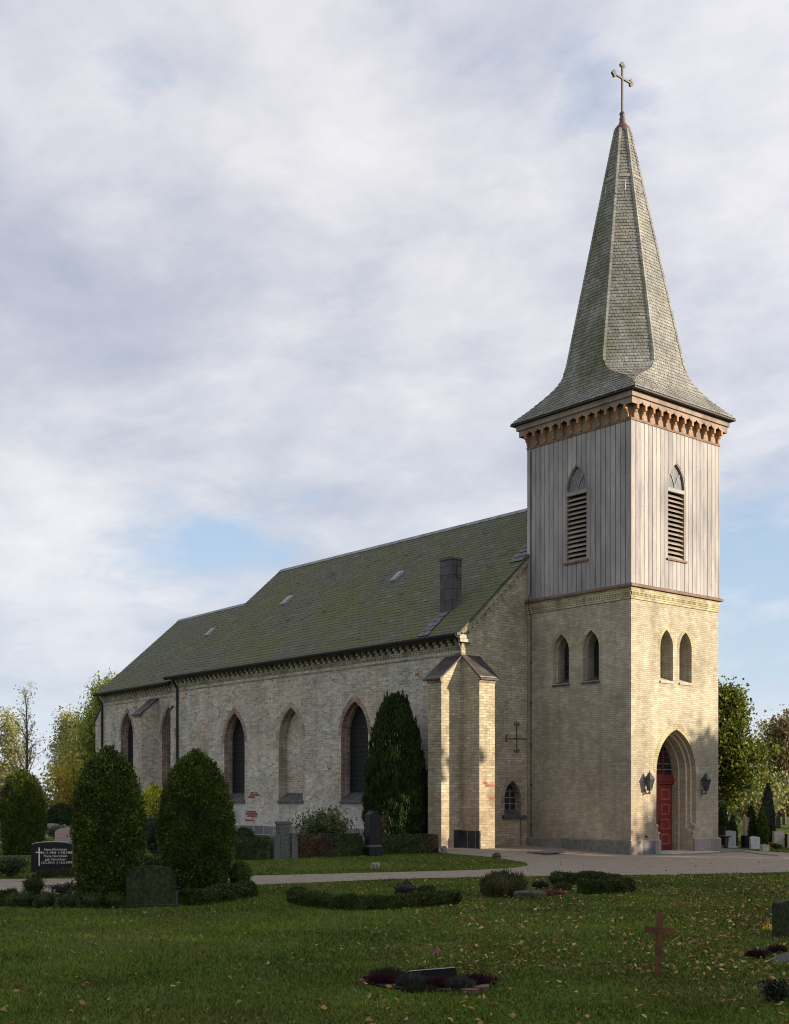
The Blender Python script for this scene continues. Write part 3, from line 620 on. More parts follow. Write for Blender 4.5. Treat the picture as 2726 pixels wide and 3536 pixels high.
mb.add([(TW, 0, BZ0), (TW, TD, BZ0), (TW, TD, 16.9), (TW, 0, 16.9)]); mb.add([(0, TD, BZ0), (TW, TD, BZ0), (TW, TD, 16.9), (0, TD, 16.9)])
P(mb, 'belfry_wall', 'gap_wood')
mb = MB()
mb.box(-.036, -.036, BZ0, .03, .03, BZ1); P(mb, 'corner_board', 'louvre_wood')
mb = MB(); mb.box(TW-.03, -.036, BZ0, TW+.036, .03, BZ1); P(mb, 'corner_board', 'louvre_wood')
def bell_window(F, c, a):
    mb = MB(); arch = gothic(c, a, BWZ0, BWZS, BWZA-BWZS, 10); zr = 13.78
    mb.prism(arch, F, .36, .40); win = P(mb, 'bell_window', 'dark_void')
    mb = MB(); inn = gothic(c, a-.05, BWZ0, BWZS, inner_rise(a, BWZA-BWZS, a-.05), 10)
    ring(mb, arch, inn, F, -.012); reveal(mb, arch, F, -.012, .05); reveal(mb, inn, F, -.012, .36)
    P(mb, 'window_frame', 'louvre_wood', parent=win)
    mb = MB(); top = [p for p in inn if p[1] >= zr]
    mb.sheet([(c-a+.05, zr)] + [p for p in top] + [(c+a-.05, zr)], [], lambda u, v: F(u, v, .075)); P(mb, 'pane', 'grey_glass', parent=win)
    mb = MB()
    for sx in (-1, 1):                                   # Y-shaped tracery bars
        pts = [(c, zr), (c+sx*.05, zr+.22), (c+sx*.17, zr+.45), (c+sx*.36, zr+.62)]
        for q in range(3):
            (u0, v0), (u1, v1) = pts[q], pts[q+1]; n = Vector((v1-v0, -(u1-u0))).normalized()*.017
            mb.prism([(u0-n.x, v0-n.y), (u1-n.x, v1-n.y), (u1+n.x, v1+n.y), (u0+n.x, v0+n.y)], F, .045, .072)
    mb.prism([(c-a+.04, zr-.14), (c+a-.04, zr-.14), (c+a-.04, zr), (c-a+.04, zr)], F, -.02, .08)
    P(mb, 'tracery', 'white_paint', parent=win)
    mb = MB(); n = 14
    for k in range(n):
        z = BWZ0+.03+k*(zr-.2-BWZ0)/n
        pr = [(.015, z), (.015, z+.035), (.20, z+.165), (.20, z+.13)]
        if F is FW: mb.prism(pr, lambda u, v, d: (d, u, v), c-a+.05, c+a-.05)
        else: mb.prism(pr, lambda u, v, d: (u, d, v), c-a+.05, c+a-.05)
    P(mb, 'louvre', 'louvre_wood', parent=win)
    mb = MB(); mb.prism([(c-a-.06, BWZ0-.07), (c+a+.06, BWZ0-.07), (c+a+.06, BWZ0), (c-a-.06, BWZ0)], F, -.09, .36); P(mb, 'window_sill', 'ledge_wood', parent=win)
bell_window(FW, *BW); bell_window(FS, *BS)
mb = MB(); band(mb, .055, 15.88, 15.96, x0=0, y0=0, x1=TW, y1=TD+.0); P(mb, 'frieze_ledge', 'ledge_wood')
mb = MB()
for k in range(5):
    z = 15.96+k*.14; mb.box(-.014-.004*(k % 2), -.014-.004*(k % 2), z, TW+.014, .03, z+.137); mb.box(-.014-.004*(k % 2), .03, z, .03, TD, z+.137)
P(mb, 'frieze_boards', 'brown_boards')
prof = [(0, .46), (.235, .46), (.235, .27), (.165, .265), (.155, .20), (.11, .15), (.085, .09), (.085, .045), (.06, .0), (.025, .0), (0, .03)]
for k in range(12):
    u = .10+k*(TW-.2)/11; mb = MB(); mb.prism(prof, lambda p, v, d: (d, -.018-p, 15.98+v), u-.05, u+.05); P(mb, 'bracket', 'bracket_wood')
for k in range(12):
    u = .10+k*(TD-.2)/11; mb = MB(); mb.prism(prof, lambda p, v, d: (-.018-p, d, 15.98+v), u-.05, u+.05); P(mb, 'bracket', 'bracket_wood')
def scallop(L, n, o, z0, z1):
    pts = [(-o, z1), (-o, z0)]; p = (L-.2)/(n-1)
    for k in range(n-1):
        u = .10+k*p; mid = u+p/2
        pts += [(mid-.19, z0), (mid-.14, z0+.035), (mid-.055, z0+.06), (mid, z0+.135), (mid+.055, z0+.06), (mid+.14, z0+.035), (mid+.19, z0)]
    return pts + [(L+o, z0), (L+o, z1)]
mb = MB()
mb.prism(scallop(TW, 12, .25, 16.40, 16.64), FW, -.25, -.222); mb.prism(scallop(TD, 12, .22, 16.40, 16.64), FS, -.25, -.222)
mb.box(TW+.222, -.22, 16.40, TW+.25, TD+.25, 16.64); mb.box(-.22, TD+.222, 16.40, TW+.222, TD+.25, 16.64)
P(mb, 'scalloped_fascia', 'brown_boards')
mb = MB()
for (o0, o1, z0, z1) in ((.25, .315, 16.64, 16.84),):
    mb.box(-o1, -o1, z0, TW+o1, -.1, z1); mb.box(-o1, -.1, z0, -.1, TD+o1, z1); mb.box(TW+.1, -.1, z0, TW+o1, TD+o1, z1); mb.box(-.1, TD+.1, z0, TW+.1, TD+o1, z1)
P(mb, 'eaves_fascia', 'brown_boards')

# --- spire: square skirt flaring out of an octagon, clad in round-ended wooden shingles
AX, AY = TW/2, TD/2
SZ = np.array([16.93, 17.3, 17.6, 17.95, 18.1, 18.3, 18.6, 18.9, 19.2, 28.40])
SR = np.array([3.12, 2.76, 2.525, 2.41, 2.375, 2.335, 2.27, 2.21, 2.145, .285])
SWd = np.array([3.12, 2.70, 2.26, 1.58, 1.32, 1.11, .965, .905, .885, .118])
def s_r(z): return float(np.interp(z, SZ, SR))
def s_w(z): return float(np.interp(z, SZ, SWd))
def s_ring(z, o=0.0):
    r, ww = s_r(z)+o, s_w(z)+o*.41
    return [Vector((AX+x, AY+y, z)) for x, y in ((-r, ww), (-r, -ww), (-ww, -r), (ww, -r), (r, -ww), (r, ww), (ww, r), (-ww, r))]
spire_core = MB(); zl = [16.93, 17.3, 17.6, 17.95, 18.1, 18.3, 18.6, 18.9, 19.2, 28.40]
for a, b in zip(zl[:-1], zl[1:]):
    A, B = s_ring(a, -.02), s_ring(b, -.02)
    for k in range(8): spire_core.add([A[k], A[(k+1) % 8], B[(k+1) % 8], B[k]])
spire_core.add(list(reversed(s_ring(16.93, -.02))))
spire = P(spire_core, 'spire', 'dark_void')
rng = random.Random(5); sm = MB(); z = 16.90; rows = []
while z < 28.36:
    slope = math.hypot(1, (s_r(z)-s_r(z+.05))/.05); dz_ = .138/slope; rows.append((z, dz_)); z += dz_
for zi, (z, dz_) in enumerate(rows):
    A, B = s_ring(z), s_ring(min(z+dz_*1.25, 28.4))
    for k in range(8):
        a0, a1_, b0, b1 = A[k], A[(k+1) % 8], B[k], B[(k+1) % 8]
        L = (a1_-a0).length
        if L < .02: continue
        nrm = (a1_-a0).cross(b0-a0).normalized()
        if nrm.dot(a0-Vector((AX, AY, a0.z))) < 0: nrm = -nrm
        n = max(1, round(L/.135)); off = .5 if zi % 2 else 0.0
        if k in (4, 5, 6, 7) and k != 4 and zi % 1 == 0: pass
        for q in range(n+(1 if off else 0)):
            u0 = max(0, (q-off)/n); u1 = min(1, (q+1-off)/n)
            if u1-u0 < .15/n: continue
            j = rng.uniform(-.010, .010); ww_ = (u1-u0)*.5; um = (u0+u1)/2
            pt = lambda u, v, o: a0.lerp(a1_, u).lerp(b0.lerp(b1, u), v) + nrm*o
            jb = rng.uniform(0, .10); lift = .026+rng.uniform(-.003, .006)
            g_ = .03/max(1, n)*.5
            bot = [(u0+g_, .20+jb), (u0+g_+(ww_)*.25, .06+jb), (um, jb), (u1-g_-(ww_)*.25, .06+jb), (u1-g_, .20+jb)]
            top = [pt(u0+g_, 1, .004), pt(u1-g_, 1, .004)]
            bp = [pt(u, v, lift) for u, v in bot]
            i = len(sm.v); sm.v += [tuple(p) for p in bp] + [tuple(top[1]), tuple(top[0])]
            sm.v += [tuple(pt(u, v, lift-.020)) for u, v in bot]
            sm.f.append((i, i+1, i+2, i+3, i+4, i+5, i+6)); sm.m.append(0)
            for e in range(4): sm.f.append((i+e+1, i+e, i+7+e, i+8+e)); sm.m.append(0)
P(sm, 'shingle_cladding', 'shingle', parent=spire)
for k in range(8):                                   # hip rolls of doubled shingles along the eight arrises
    mb = MB(); z = 18.55
    while z < 28.3:
        a, b = s_ring(z), s_ring(min(z+.2, 28.4)); c0, c1 = a[k], b[k]
        out = (c0-Vector((AX, AY, c0.z))).normalized()
        for nb in ((k-1) % 8, (k+1) % 8):
            t0 = (a[nb]-c0); t1 = (b[nb]-c1); l0 = min(.085, t0.length*.5); t0 = t0.normalized()*l0; t1 = t1.normalized()*min(.085, t1.length*.5)
            mb.add([c0+out*.065, c0+t0+out*.045, c1+t1+out*.032, c1+out*.05])
            mb.add([c0+out*.065, c0+t0+out*.045, c0+t0+out*.015, c0+out*.03])
        z += .17
    P(mb, 'hip_shingles', 'shingle', parent=spire)
for (dx, dy) in ((-1, 0), (0, -1), (-.7071, -.7071)):      # small fixing ladder hooks near the top
    for z in (25.55,):
        r = s_r(z)*(1.0 if abs(dx) != .7071 else 1.0); mb = MB(); c = Vector((AX+dx*(r+.05), AY+dy*(r+.05), z))
        mb.tube([c, c+Vector((dx*.09, dy*.09, .05)), c+Vector((dx*.09, dy*.09, .40))], .02, 6); P(mb, 'roof_hook', 'zinc', parent=spire)
for zc_, kk in ((26.25, (0, 1, 2)),):
    for k in kk:
        A, B = s_ring(zc_, .045), s_ring(zc_+.13, .045); mb = MB()
        a0, a1_, b0, b1 = A[k], A[(k+1) % 8], B[k], B[(k+1) % 8]
        mb.add([a0.lerp(a1_, .15), a0.lerp(a1_, .85), b0.lerp(b1, .85), b0.lerp(b1, .15)]); P(mb, 'cleat', 'louvre_wood', parent=spire)
# eaves underside
mb = MB(); mb.box(AX-3.12, AY-3.12, 16.85, AX+3.12, AY+3.12, 16.90); P(mb, 'eaves_soffit', 'black_metal', parent=spire)
# copper cap, turned finial and trefoil cross
mb = MB(); mb.lathe([(.33, 28.30), (.335, 28.42), (.30, 28.50), (.20, 28.62), (.12, 28.70), (.0, 28.72)], (AX, AY, 0), 20)
cap_ = P(mb, 'spire_cap', 'copper_cap', smooth=True)
mb = MB(); mb.lathe([(.13, 28.66), (.14, 28.74), (.10, 28.80), (.125, 28.88), (.10, 28.95), (.085, 29.02), (.11, 29.06), (.12, 29.10), (.09, 29.15), (.05, 29.17), (0, 29.18)], (AX, AY, 0), 16)
P(mb, 'finial', 'finial_metal', smooth=True)
mb = MB(); t_ = .036; zb, zt, zm_ = 29.12, 31.0, 30.50
mb.box(AX-t_, AY-t_, zb, AX+t_, AY+t_, zt); mb.box(AX-.50, AY-t_+.003, zm_-.04, AX+.50, AY+t_-.003, zm_+.04)
def tref(cx, cz, ax_):
    for (du, dv) in ((0, .075), (-.075, 0), (.075, 0)):
        u, v = (du, dv) if ax_ == 'z' else ((dv, du) if ax_ == '+' else (-dv, du))
        pts = [(cx+u+.062*math.cos(k*math.pi/5), cz+v+.062*math.sin(k*math.pi/5)) for k in range(10)]
        mb.prism(pts, lambda a, b, d: (a, AY+d, b), -.042+abs(du)*.03, .042-abs(du)*.03)
tref(AX, 31.0, 'z'); tref(AX-.50, zm_, '-'); tref(AX+.50, zm_, '+')
P(mb, 'spire_cross', 'cross_metal', bevel=.006, label='pale metal trefoil cross on the tip of the spire')

# --- west door
yd = d4
mb = MB(); door_top = 2.72
mb.box(DC-a4+.0, yd, .05, DC+a4, yd+.05, door_top)
frame = P(mb, 'door_frame', 'red_paint')
for sx in (-1, 1):
    x0, x1 = (DC+.05, DC+a4-.06) if sx > 0 else (DC-a4+.06, DC-.05)
    mb = MB(); mb.box(x0, yd-.045, .07, x1, yd-.002, door_top-.10)
    door = P(mb, 'door', 'red_paint', bevel=.006)
    for k in range(4):
        z0 = .30+k*.575; z1 = z0+.40; px0, px1 = x0+.20, x1-.17
        mb = MB(); s_ = .032
        for (ax0, az0, ax1, az1) in ((px0, z0, px1, z0+s_), (px0, z1-s_, px1, z1), (px0, z0+s_, px0+s_, z1-s_), (px1-s_, z0+s_, px1, z1-s_)):
            mb.box(ax0, yd-.066, az0, ax1, yd-.046, az1)
        mb.box(px0+.05, yd-.056, z0+.05, px1-.05, yd-.046, z1-.05, 1)
        P(mb, 'door_panel', ['red_moulding', 'red_paint'], parent=door)
    if sx > 0:
        mb = MB(); mb.tube([(x0+.05, yd-.05, 1.16), (x0+.05, yd-.12, 1.16), (x0+.17, yd-.12, 1.16)], .014, 8); mb.box(x0+.02, yd-.056, 1.02, x0+.08, yd-.0455, 1.24)
        P(mb, 'door_handle', 'black_metal', parent=door)
mb = MB(); mb.box(DC-.055, yd-.075, .07, DC+.055, yd-.003, door_top-.08); P(mb, 'door_astragal', 'red_paint')
mb = MB(); mb.box(DC-a4, yd-.10, door_top-.09, DC+a4, yd-.003, door_top+.03); mb.box(DC-a4, yd-.15, door_top+.03, DC+a4, yd-.003, door_top+.10); mb.box(DC-a4, yd-.07, door_top+.10, DC+a4, yd-.003, door_top+.28)
P(mb, 'door_transom', 'red_paint')
fan = gothic(DC, a4, door_top+.28, zs_d, r4_)
mb = MB(); mb.sheet(fan, [], lambda u, v: FW(u, v, yd+.0)); fanl = P(mb, 'fanlight', 'window_glass')
mb = MB()
for x in (DC-.36, DC+.36): mb.box(x-.035, yd-.05, door_top+.28, x+.035, yd-.004, 4.0)
mb.box(DC-a4+.02, yd-.046, 3.62, DC+a4-.02, yd-.004, 3.67)
P(mb, 'fanlight_bars', 'red_paint', parent=fanl)
mb = MB()
for zz in (3.18, 3.40, 3.86, 4.06): mb.box(DC-a4*(1 if zz < 3.5 else .72), yd-.02, zz, DC+a4*(1 if zz < 3.5 else .72), yd-.004, zz+.02)
P(mb, 'lead_bars', 'zinc', parent=fanl)
mb = MB(); mb.tube([(.83, .0, .67), (.83, -.06, .67), (.83, -.10, .64)], .028, 8); P(mb, 'vent_pipe', 'black_metal')
# lightning conductor in the angle of tower and gable
mb = MB(); mb.tube([(-.03, TD-.22, .15), (-.03, TD-.22, 9.3), (-.19, TD-.22, 9.6), (-.19, TD-.22, 9.9), (-.05, TD-.22, 10.2), (-.05, TD-.22, 15.8)], .016, 6)
for z in np.arange(1, 9, 1.6): mb.box(-.05, TD-.25, z, 0, TD-.19, z+.04)
P(mb, 'lightning_conductor', 'black_metal')

# ------------------------------------------------------------------ nave
XW, XN, VR = -3.58, 9.89, 3.157             # south wall, north wall, ridge line
YG, YE = 5.20, 26.67                        # gable plane, east end
KR = (14.571-8.294)/(VR+3.869)
def roof_z(x): return 8.294 + KR*(x+3.869) if x <= VR else 8.294 + KR*(2*VR-x+3.869)
NS = lambda u, v, d=0.0: (XW+d, u, v)
NW_ = [(20.94, .89, True), (16.33, .93, False), (11.72, .91, True)]
NZ0, NZS, NZA = 1.98, 4.72, 6.14
mb = MB()
mb.sheet([(YG, 0), (YE, 0), (YE, 8.15), (YG, 8.15)], [gothic(c, a, NZ0, NZS, NZA-NZS) for c, a, _ in NW_], NS)
mb.add([(XN, YG, 0), (XN, YE, 0), (XN, YE, 8.15), (XN, YG, 8.15)])
for y in (YE,):
    mb.sheet([(XW, 0), (XN, 0), (XN, 8.1), (VR, 14.38), (XW, 8.1)], [], lambda u, v: (u, y, v))
for c, a, g_ in NW_:
    A = gothic(c, a, NZ0, NZS, NZA-NZS); B = gothic(c, a-.065, NZ0, NZS, inner_rise(a, NZA-NZS, a-.065))
    if not g_: mb.sheet(B, [], lambda u, v: NS(u, v, .44))
P(mb, 'nave_wall', 'nave_brick')
GW = (-.82, .47, 1.40, 2.02, 2.76)
mb = MB()
mb.sheet([(XW, 0), (XN, 0), (XN, 8.1), (VR, 14.38), (XW, 8.1)], [gothic(GW[0], GW[1], GW[2], GW[3], GW[4]-GW[3], 8)], lambda u, v: (u, YG, v))
P(mb, 'gable_wall', 'gable_brick')
def nave_window(c, a, glazed, F, z0, zs, za, depth, brick, name='nave_window', xf=None, n=9):
    A = gothic(c, a, z0, zs, za-zs, n); rB = inner_rise(a, za-zs, a-.065); B = gothic(c, a-.065, z0, zs, rB, n)
    mb = MB(); 
    if glazed: mb.sheet(B, [], lambda u, v: F(u, v, depth)); win = P(mb, name, 'leaded_glass', xf=xf)
    else:
        mb.sheet(B, [], lambda u, v: F(u, v, depth-.006)); win = P(mb, 'blind_window', 'nave_brick', xf=xf)
    mb = MB(); reveal(mb, A, F, 0, .24); ring(mb, A, B, F, .24); reveal(mb, B, F, .24, depth)
    P(mb, 'window_reveal', brick, parent=win, xf=xf)
    mb = MB(); Ao = gothic(c, a+.20, z0, zs, za-zs+.27, n); ring(mb, Ao[1:-1], [(u+(c-u)*.004, v) for u, v in A][1:-1], F, -.005)
    P(mb, 'arch_ring', 'cornice_brick' if not glazed else 'red_brick', parent=win, xf=xf)
    mb = MB(); pr = [(-.07, z0-.12), (-.07, z0-.04), (depth, z0+.34), (depth, z0-.12)]
    P_ = MB(); i = 0
    mb.prism(pr, lambda u, v, d: F(d, v, u), c-a-.06, c+a+.04)
    P(mb, 'window_sill', 'sill_slate', parent=win, xf=xf)
    if glazed:
        mb = MB(); aw = a-.075
        for zz in np.arange(z0+.9, za-.5, .72): mb.prism([(c-aw, zz), (c+aw, zz), (c+aw, zz+.035), (c-aw, zz+.035)], F, depth-.03, depth-.003)
        P(mb, 'saddle_bars', 'black_metal', parent=win, xf=xf)
        mb = MB(); C_ = gothic(c, aw-.03, z0+.3, zs, inner_rise(a, za-zs, aw-.03), n); D_ = gothic(c, aw+.008, z0+.3, zs, inner_rise(a, za-zs, aw+.008), n)
        ring(mb, D_, C_, F, depth-.025); reveal(mb, C_, F, depth-.025, depth)
        P(mb, 'window_frame', 'lantern_metal', parent=win, xf=xf)
    return win
for c, a, g_ in NW_: nave_window(c, a, g_, NS, NZ0, NZS, NZA, .44, 'red_brick' if g_ else 'cornice_brick')
# red repair bricks let into the old walls
def repair(cells, F, bw=.27, bh=.1):
    mb = MB()
    for (u, z) in cells: mb.prism([(u+.008, z+.008), (u+bw-.008, z+.008), (u+bw-.008, z+bh-.010), (u+.008, z+bh-.010)], F, -.004, .01)
    P(mb, 'repair_bricks', 'new_red_brick')
repair([(19.75, 1.0), (19.48, 1.0), (19.21, 1.0), (19.55, 1.2), (19.28, 1.2), (19.01, 1.2), (19.75, 1.3), (19.48, 1.3), (19.21, 1.3), (18.94, 1.3), (19.62, 1.4), (19.35, 1.4), (19.08, 1.4)], NS)
repair([(19.48, 2.08), (19.21, 2.08), (19.35, 2.18), (19.08, 2.18), (18.81, 2.18), (19.28, 2.28), (18.95, 2.28)], NS)
repair([(7.6, 6.9)], NS); repair([(26.25, 5.6), (26.35, 5.5), (26.2, 5.4), (26.3, 5.3), (26.2, 5.2)], NS)
repair([(-3.42, 2.60), (-3.30, 2.50), (-3.03, 2.50)], lambda u, v, d=0.0: (u, 4.23+d, v)); repair([(-3.05, 2.02)], lambda u, v, d=0.0: (u, 4.23+d, v))
# small pointed window in the gable
GF = lambda u, v, d=0.0: (u, YG+d, v)
A = gothic(GW[0], GW[1], GW[2], GW[3], GW[4]-GW[3], 8)
mb = MB(); mb.sheet(A, [], lambda u, v: GF(u, v, .33)); gw = P(mb, 'gable_window', 'window_glass')
mb = MB(); reveal(mb, A, GF, 0, .33); P(mb, 'window_reveal', 'red_brick', parent=gw)
mb = MB()
for x in (GW[0]-.16, GW[0]+.16): mb.box(x-.012, YG+.30, 1.6, x+.012, YG+.327, 2.45)
for zz in (1.85, 2.1, 2.35): mb.box(GW[0]-.45, YG+.305, zz, GW[0]+.45, YG+.326, zz+.02)
P(mb, 'glazing_bars', 'zinc', parent=gw)
mb = MB(); Ao = gothic(GW[0], GW[1]+.17, 1.45, GW[3], GW[4]-GW[3]+.2, 8); ring(mb, Ao, [(u, v) for u, v in gothic(GW[0], GW[1]+.003, 1.45, GW[3], GW[4]-GW[3]+.003, 8)], GF, -.006); P(mb, 'arch_ring', 'red_brick', parent=gw)
mb = MB(); mb.prism([(-.10, 1.28), (-.10, 1.36), (.33, 1.64), (.33, 1.28)], lambda u, v, d: (d, YG+u, v), -1.42, -.12); P(mb, 'window_sill', 'sill_slate', parent=gw)
mb = MB(); mb.tube([(-.38, YG-.03, .2), (-.38, YG-.03, 1.27)], .015, 6); P(mb, 'cable_pipe', 'smooth_granite')
# iron wall anchor shaped like a cross
mb = MB(); ax_, az_ = -.62, 4.43
mb.box(ax_-.015, YG-.05, 3.86, ax_+.015, YG-.004, 5.1); mb.box(-1.28, YG-.048, az_-.015, -.05, YG-.006, az_+.015)
for (cx, cz, hz) in ((ax_, 5.0, 1), (ax_, 3.95, 1), (-1.18, az_, 0)):
    if hz: mb.box(cx-.15, YG-.046, cz-.015, cx+.15, YG-.008, cz+.015); mb.box(cx-.14, YG-.045, cz-.06, cx-.10, YG-.009, cz+.06); mb.box(cx+.10, YG-.045, cz-.06, cx+.14, YG-.009, cz+.06)
    else: mb.box(cx-.015, YG-.046, cz-.13, cx+.015, YG-.008, cz+.13); mb.box(cx-.06, YG-.045, cz-.12, cx+.06, YG-.009, cz-.085); mb.box(cx-.06, YG-.045, cz+.085, cx+.06, YG-.009, cz+.12)
P(mb, 'wall_anchor', 'rust_iron')
# boulder plinth along the south wall
mb = MB(); mb.box(XW-.06, 5.98, -.1, XW, YE, .80); mb.add([(XW-.06, 5.98, .8), (XW-.06, YE, .8), (XW, YE, .84), (XW, 5.98, .84)])
P(mb, 'plinth', 'field_stone', label='grey boulder plinth along the foot of the nave wall')

def corbel_table(name, L0, L1, F, zt, step=.40, par=church, xf=None):
    """string course, sawtooth band and brick corbels under the gutter; F(u, v, d) with d<0 outwards"""
    mb = MB()
    def bx(u0, u1, z0, z1, o): mb.prism([(u0, z0), (u1, z0), (u1, z1), (u0, z1)], F, -o, .02)
    bx(L0, L1, zt-.60, zt-.54, .035)
    u = L0+.02
    while u < L1-.12:
        mb.prism([(u, zt-.42), (u+.12, zt-.42), (u+.12, zt-.32), (u, zt-.32)], F, -.035, .02); u += .17
    bx(L0, L1, zt-.32, zt-.26, .05)
    u = L0+.05
    while u < L1-.2:
        mb.prism([(u, zt-.26), (u+.22, zt-.26), (u+.22, zt-.14), (u, zt-.14)], F, -.085, -.012)
        mb.prism([(u+.10, zt-.14), (u+.22, zt-.14), (u+.22, zt-.0), (u+.10, zt-.0)], F, -.15, -.012)
        u += step
    bx(L0, L1, zt-.0, zt+.06, .17)
    cn_ = P(mb, name, 'cornice_brick', xf=xf)
    mb = MB(); mb.prism([(L0, zt-.255), (L1, zt-.255), (L1, zt-.005), (L0, zt-.005)], F, -.010, .02); P(mb, 'corbel_recess', 'dark_brick', parent=cn_, xf=xf)
    return cn_
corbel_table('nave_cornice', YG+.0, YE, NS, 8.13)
# gutter and downpipe
def gutter(y0, y1, x, z, name, xf=None):
    mb = MB(); n = 7
    pr = [(-.12*math.cos(math.pi*k/n), -.15*math.sin(math.pi*k/n)) for k in range(n+1)] + [(.112*math.cos(math.pi*k/n), -.14*math.sin(math.pi*k/n)+.004) for k in range(n+1)]
    mb.prism(pr, lambda u, v, d: (x+u, d, z+v), y0, y1); mb.box(x-.02, y0, z-.07, x+.19, y1, z+.035)
    return P(mb, name, 'black_metal', xf=xf)
gutter(5.02, 26.85, -3.96, 8.27, 'nave_gutter')
mb = MB(); mb.tube([(-3.90, 26.25, 8.2), (-3.90, 26.2, 8.02), (-3.68, 26.15, 7.72), (-3.66, 26.15, 7.5), (-3.66, 26.15, .5)], .062, 10)
for z in (7.2, 5.2, 3.2, 1.6): mb.tube([(-3.66, 26.15, z), (-3.66, 26.15, z+.08)], .078, 10)
P(mb, 'downpipe', 'black_metal')

# --- slated roof, every slate laid separately
rng = random.Random(11)
def slates(name, e0, e1, r0, r1, exp=.245, wd=.46, par=None, tag=None, holes=(), seed=1):
    """roof slope: e0->e1 eaves line, r0->r1 ridge line"""
    rg = random.Random(seed); e0, e1, r0, r1 = map(Vector, (e0, e1, r0, r1))
    nrm = (e1-e0).cross(r0-e0).normalized(); nrm = nrm if nrm.z > 0 else -nrm
    L = (r0-e0).length; rows = int(L/exp); mb = MB()
    for k in range(rows+1):
        v0 = k*exp/L; v1 = min(1.0, (k+1.22)*exp/L)
        if v0 >= 1: break
        a, b = e0.lerp(r0, v0), e1.lerp(r1, v0); c, d = e0.lerp(r0, v1), e1.lerp(r1, v1)
        W = (b-a).length; n = int(W/wd); u = -wd*(.5 if k % 2 else 0)
        wob = [rg.uniform(-.012, .012) for _ in range(n+3)]
        for q in range(n+2):
            u0 = max(0, (u+q*wd)/W); u1 = min(1, (u+(q+1)*wd)/W)
            if u1-u0 < .03/W: continue
            gp = .004/W; l0 = .013+rg.uniform(0, .007); l1 = .013+rg.uniform(0, .007); jj = rg.uniform(-.012, .012)
            if rg.random() < .02: l0 += .015
            dn = (a-c).normalized()*jj
            p0 = a.lerp(b, u0+gp)+nrm*l0+dn; p1 = a.lerp(b, u1-gp)+nrm*l1+dn; p2 = c.lerp(d, u1-gp)+nrm*.003; p3 = c.lerp(d, u0+gp)+nrm*.003
            i = len(mb.v); mb.v += [tuple(p) for p in (p0, p1, p2, p3, p0-nrm*.012, p1-nrm*.012)]
            mb.f += [(i, i+1, i+2, i+3), (i+1, i, i+4, i+5)]; mb.m += [0, 0]
    mb.add([e0-nrm*.03, e1-nrm*.03, r1-nrm*.03, r0-nrm*.03], 0)
    return mb
EX, EZ = -3.93, 8.24
def ez(x): return 8.294+KR*(x+3.869)
mb = slates('nave', (-3.93, 5.05, ez(-3.93)), (-3.93, 26.80, ez(-3.93)), (VR, 5.05, ez(VR)), (VR, 26.80, ez(VR)), seed=3)
i0 = MB(); NX = 2*VR+3.93
i0.add([(NX, 5.05, ez(-3.93)), (NX, 26.8, ez(-3.93)), (VR, 26.8, ez(VR)), (VR, 5.05, ez(VR))])
i0.add([(-3.93, 5.05, ez(-3.93)-.10), (-3.93, 26.8, ez(-3.93)-.10), (VR, 26.8, ez(VR)-.10), (VR, 5.05, ez(VR)-.10)])
for y in (5.052, 26.798): i0.add([(-3.93, y, ez(-3.93)-.10), (VR, y, ez(VR)-.10), (VR, y, ez(VR)), (-3.93, y, ez(-3.93))])
for q, mm in zip(i0.f, i0.m): mb.f.append(tuple(len(mb.v)+a for a in q)); mb.m.append(0)
mb.v += i0.v
nroof = P(mb, 'nave_roof', 'slate')
mb = MB()
for k in range(24):
    y0 = 5.06+k*.905; mb.add([(VR-.20, y0, ez(VR)-.135), (VR-.20, y0+.89, ez(VR)-.135), (VR, y0+.89, ez(VR)+.055), (VR, y0, ez(VR)+.055)]); mb.add([(VR+.20, y0, ez(VR)-.135), (VR+.20, y0+.89, ez(VR)-.135), (VR, y0+.89, ez(VR)+.055), (VR, y0, ez(VR)+.055)])
P(mb, 'ridge_cap', 'ridge_lead', parent=nroof)
def on_roof(x, y, up=0.0):
    n = Vector((-KR, 0, 1)).normalized(); return Vector((x, y, ez(x)))+n*up
SL = Vector((1, 0, KR)).normalized(); RN = Vector((-KR, 0, 1)).normalized()
def rooflight(x, y, wy, ls, par):
    mb = MB(); o = on_roof(x, y)
    mp = lambda u, v, d: o+Vector((0, u, 0))+SL*v+RN*d
    mb.prism([(0, 0), (wy, 0), (wy, ls), (0, ls)], mp, -.02, .11); fr = P(mb, 'rooflight', 'zinc', parent=par)
    mb = MB(); mb.prism([(.06, .07), (wy-.06, .07), (wy-.06, ls-.07), (.06, ls-.07)], mp, .1, .122); P(mb, 'pane', 'grey_glass', parent=fr)
rooflight(.05, 13.30, .40, .70, None and nroof or church); rooflight(.02, 21.85, .42, .70, church)
# snow hooks dotted over the slope
for (x, y) in ((2.2, 7.2), (2.0, 9.6), (1.9, 12.2), (1.75, 14.6), (1.6, 17.2), (1.6, 20.0), (1.5, 22.8), (-.95, 8.9), (-1.0, 11.7), (-1.1, 14.3), (-1.2, 17.0), (-1.3, 19.8), (-1.3, 22.6), (.4, 6.4), (-.4, 6.9)):
    mb = MB(); o = on_roof(x, y, .02)
    mb.tube([o+SL*.16, o+RN*.03, o-SL*.07+RN*.06, o-SL*.06+RN*.14, o-SL*.01+RN*.19], .016, 6); P(mb, 'snow_hook', 'rust_iron', parent=nroof)
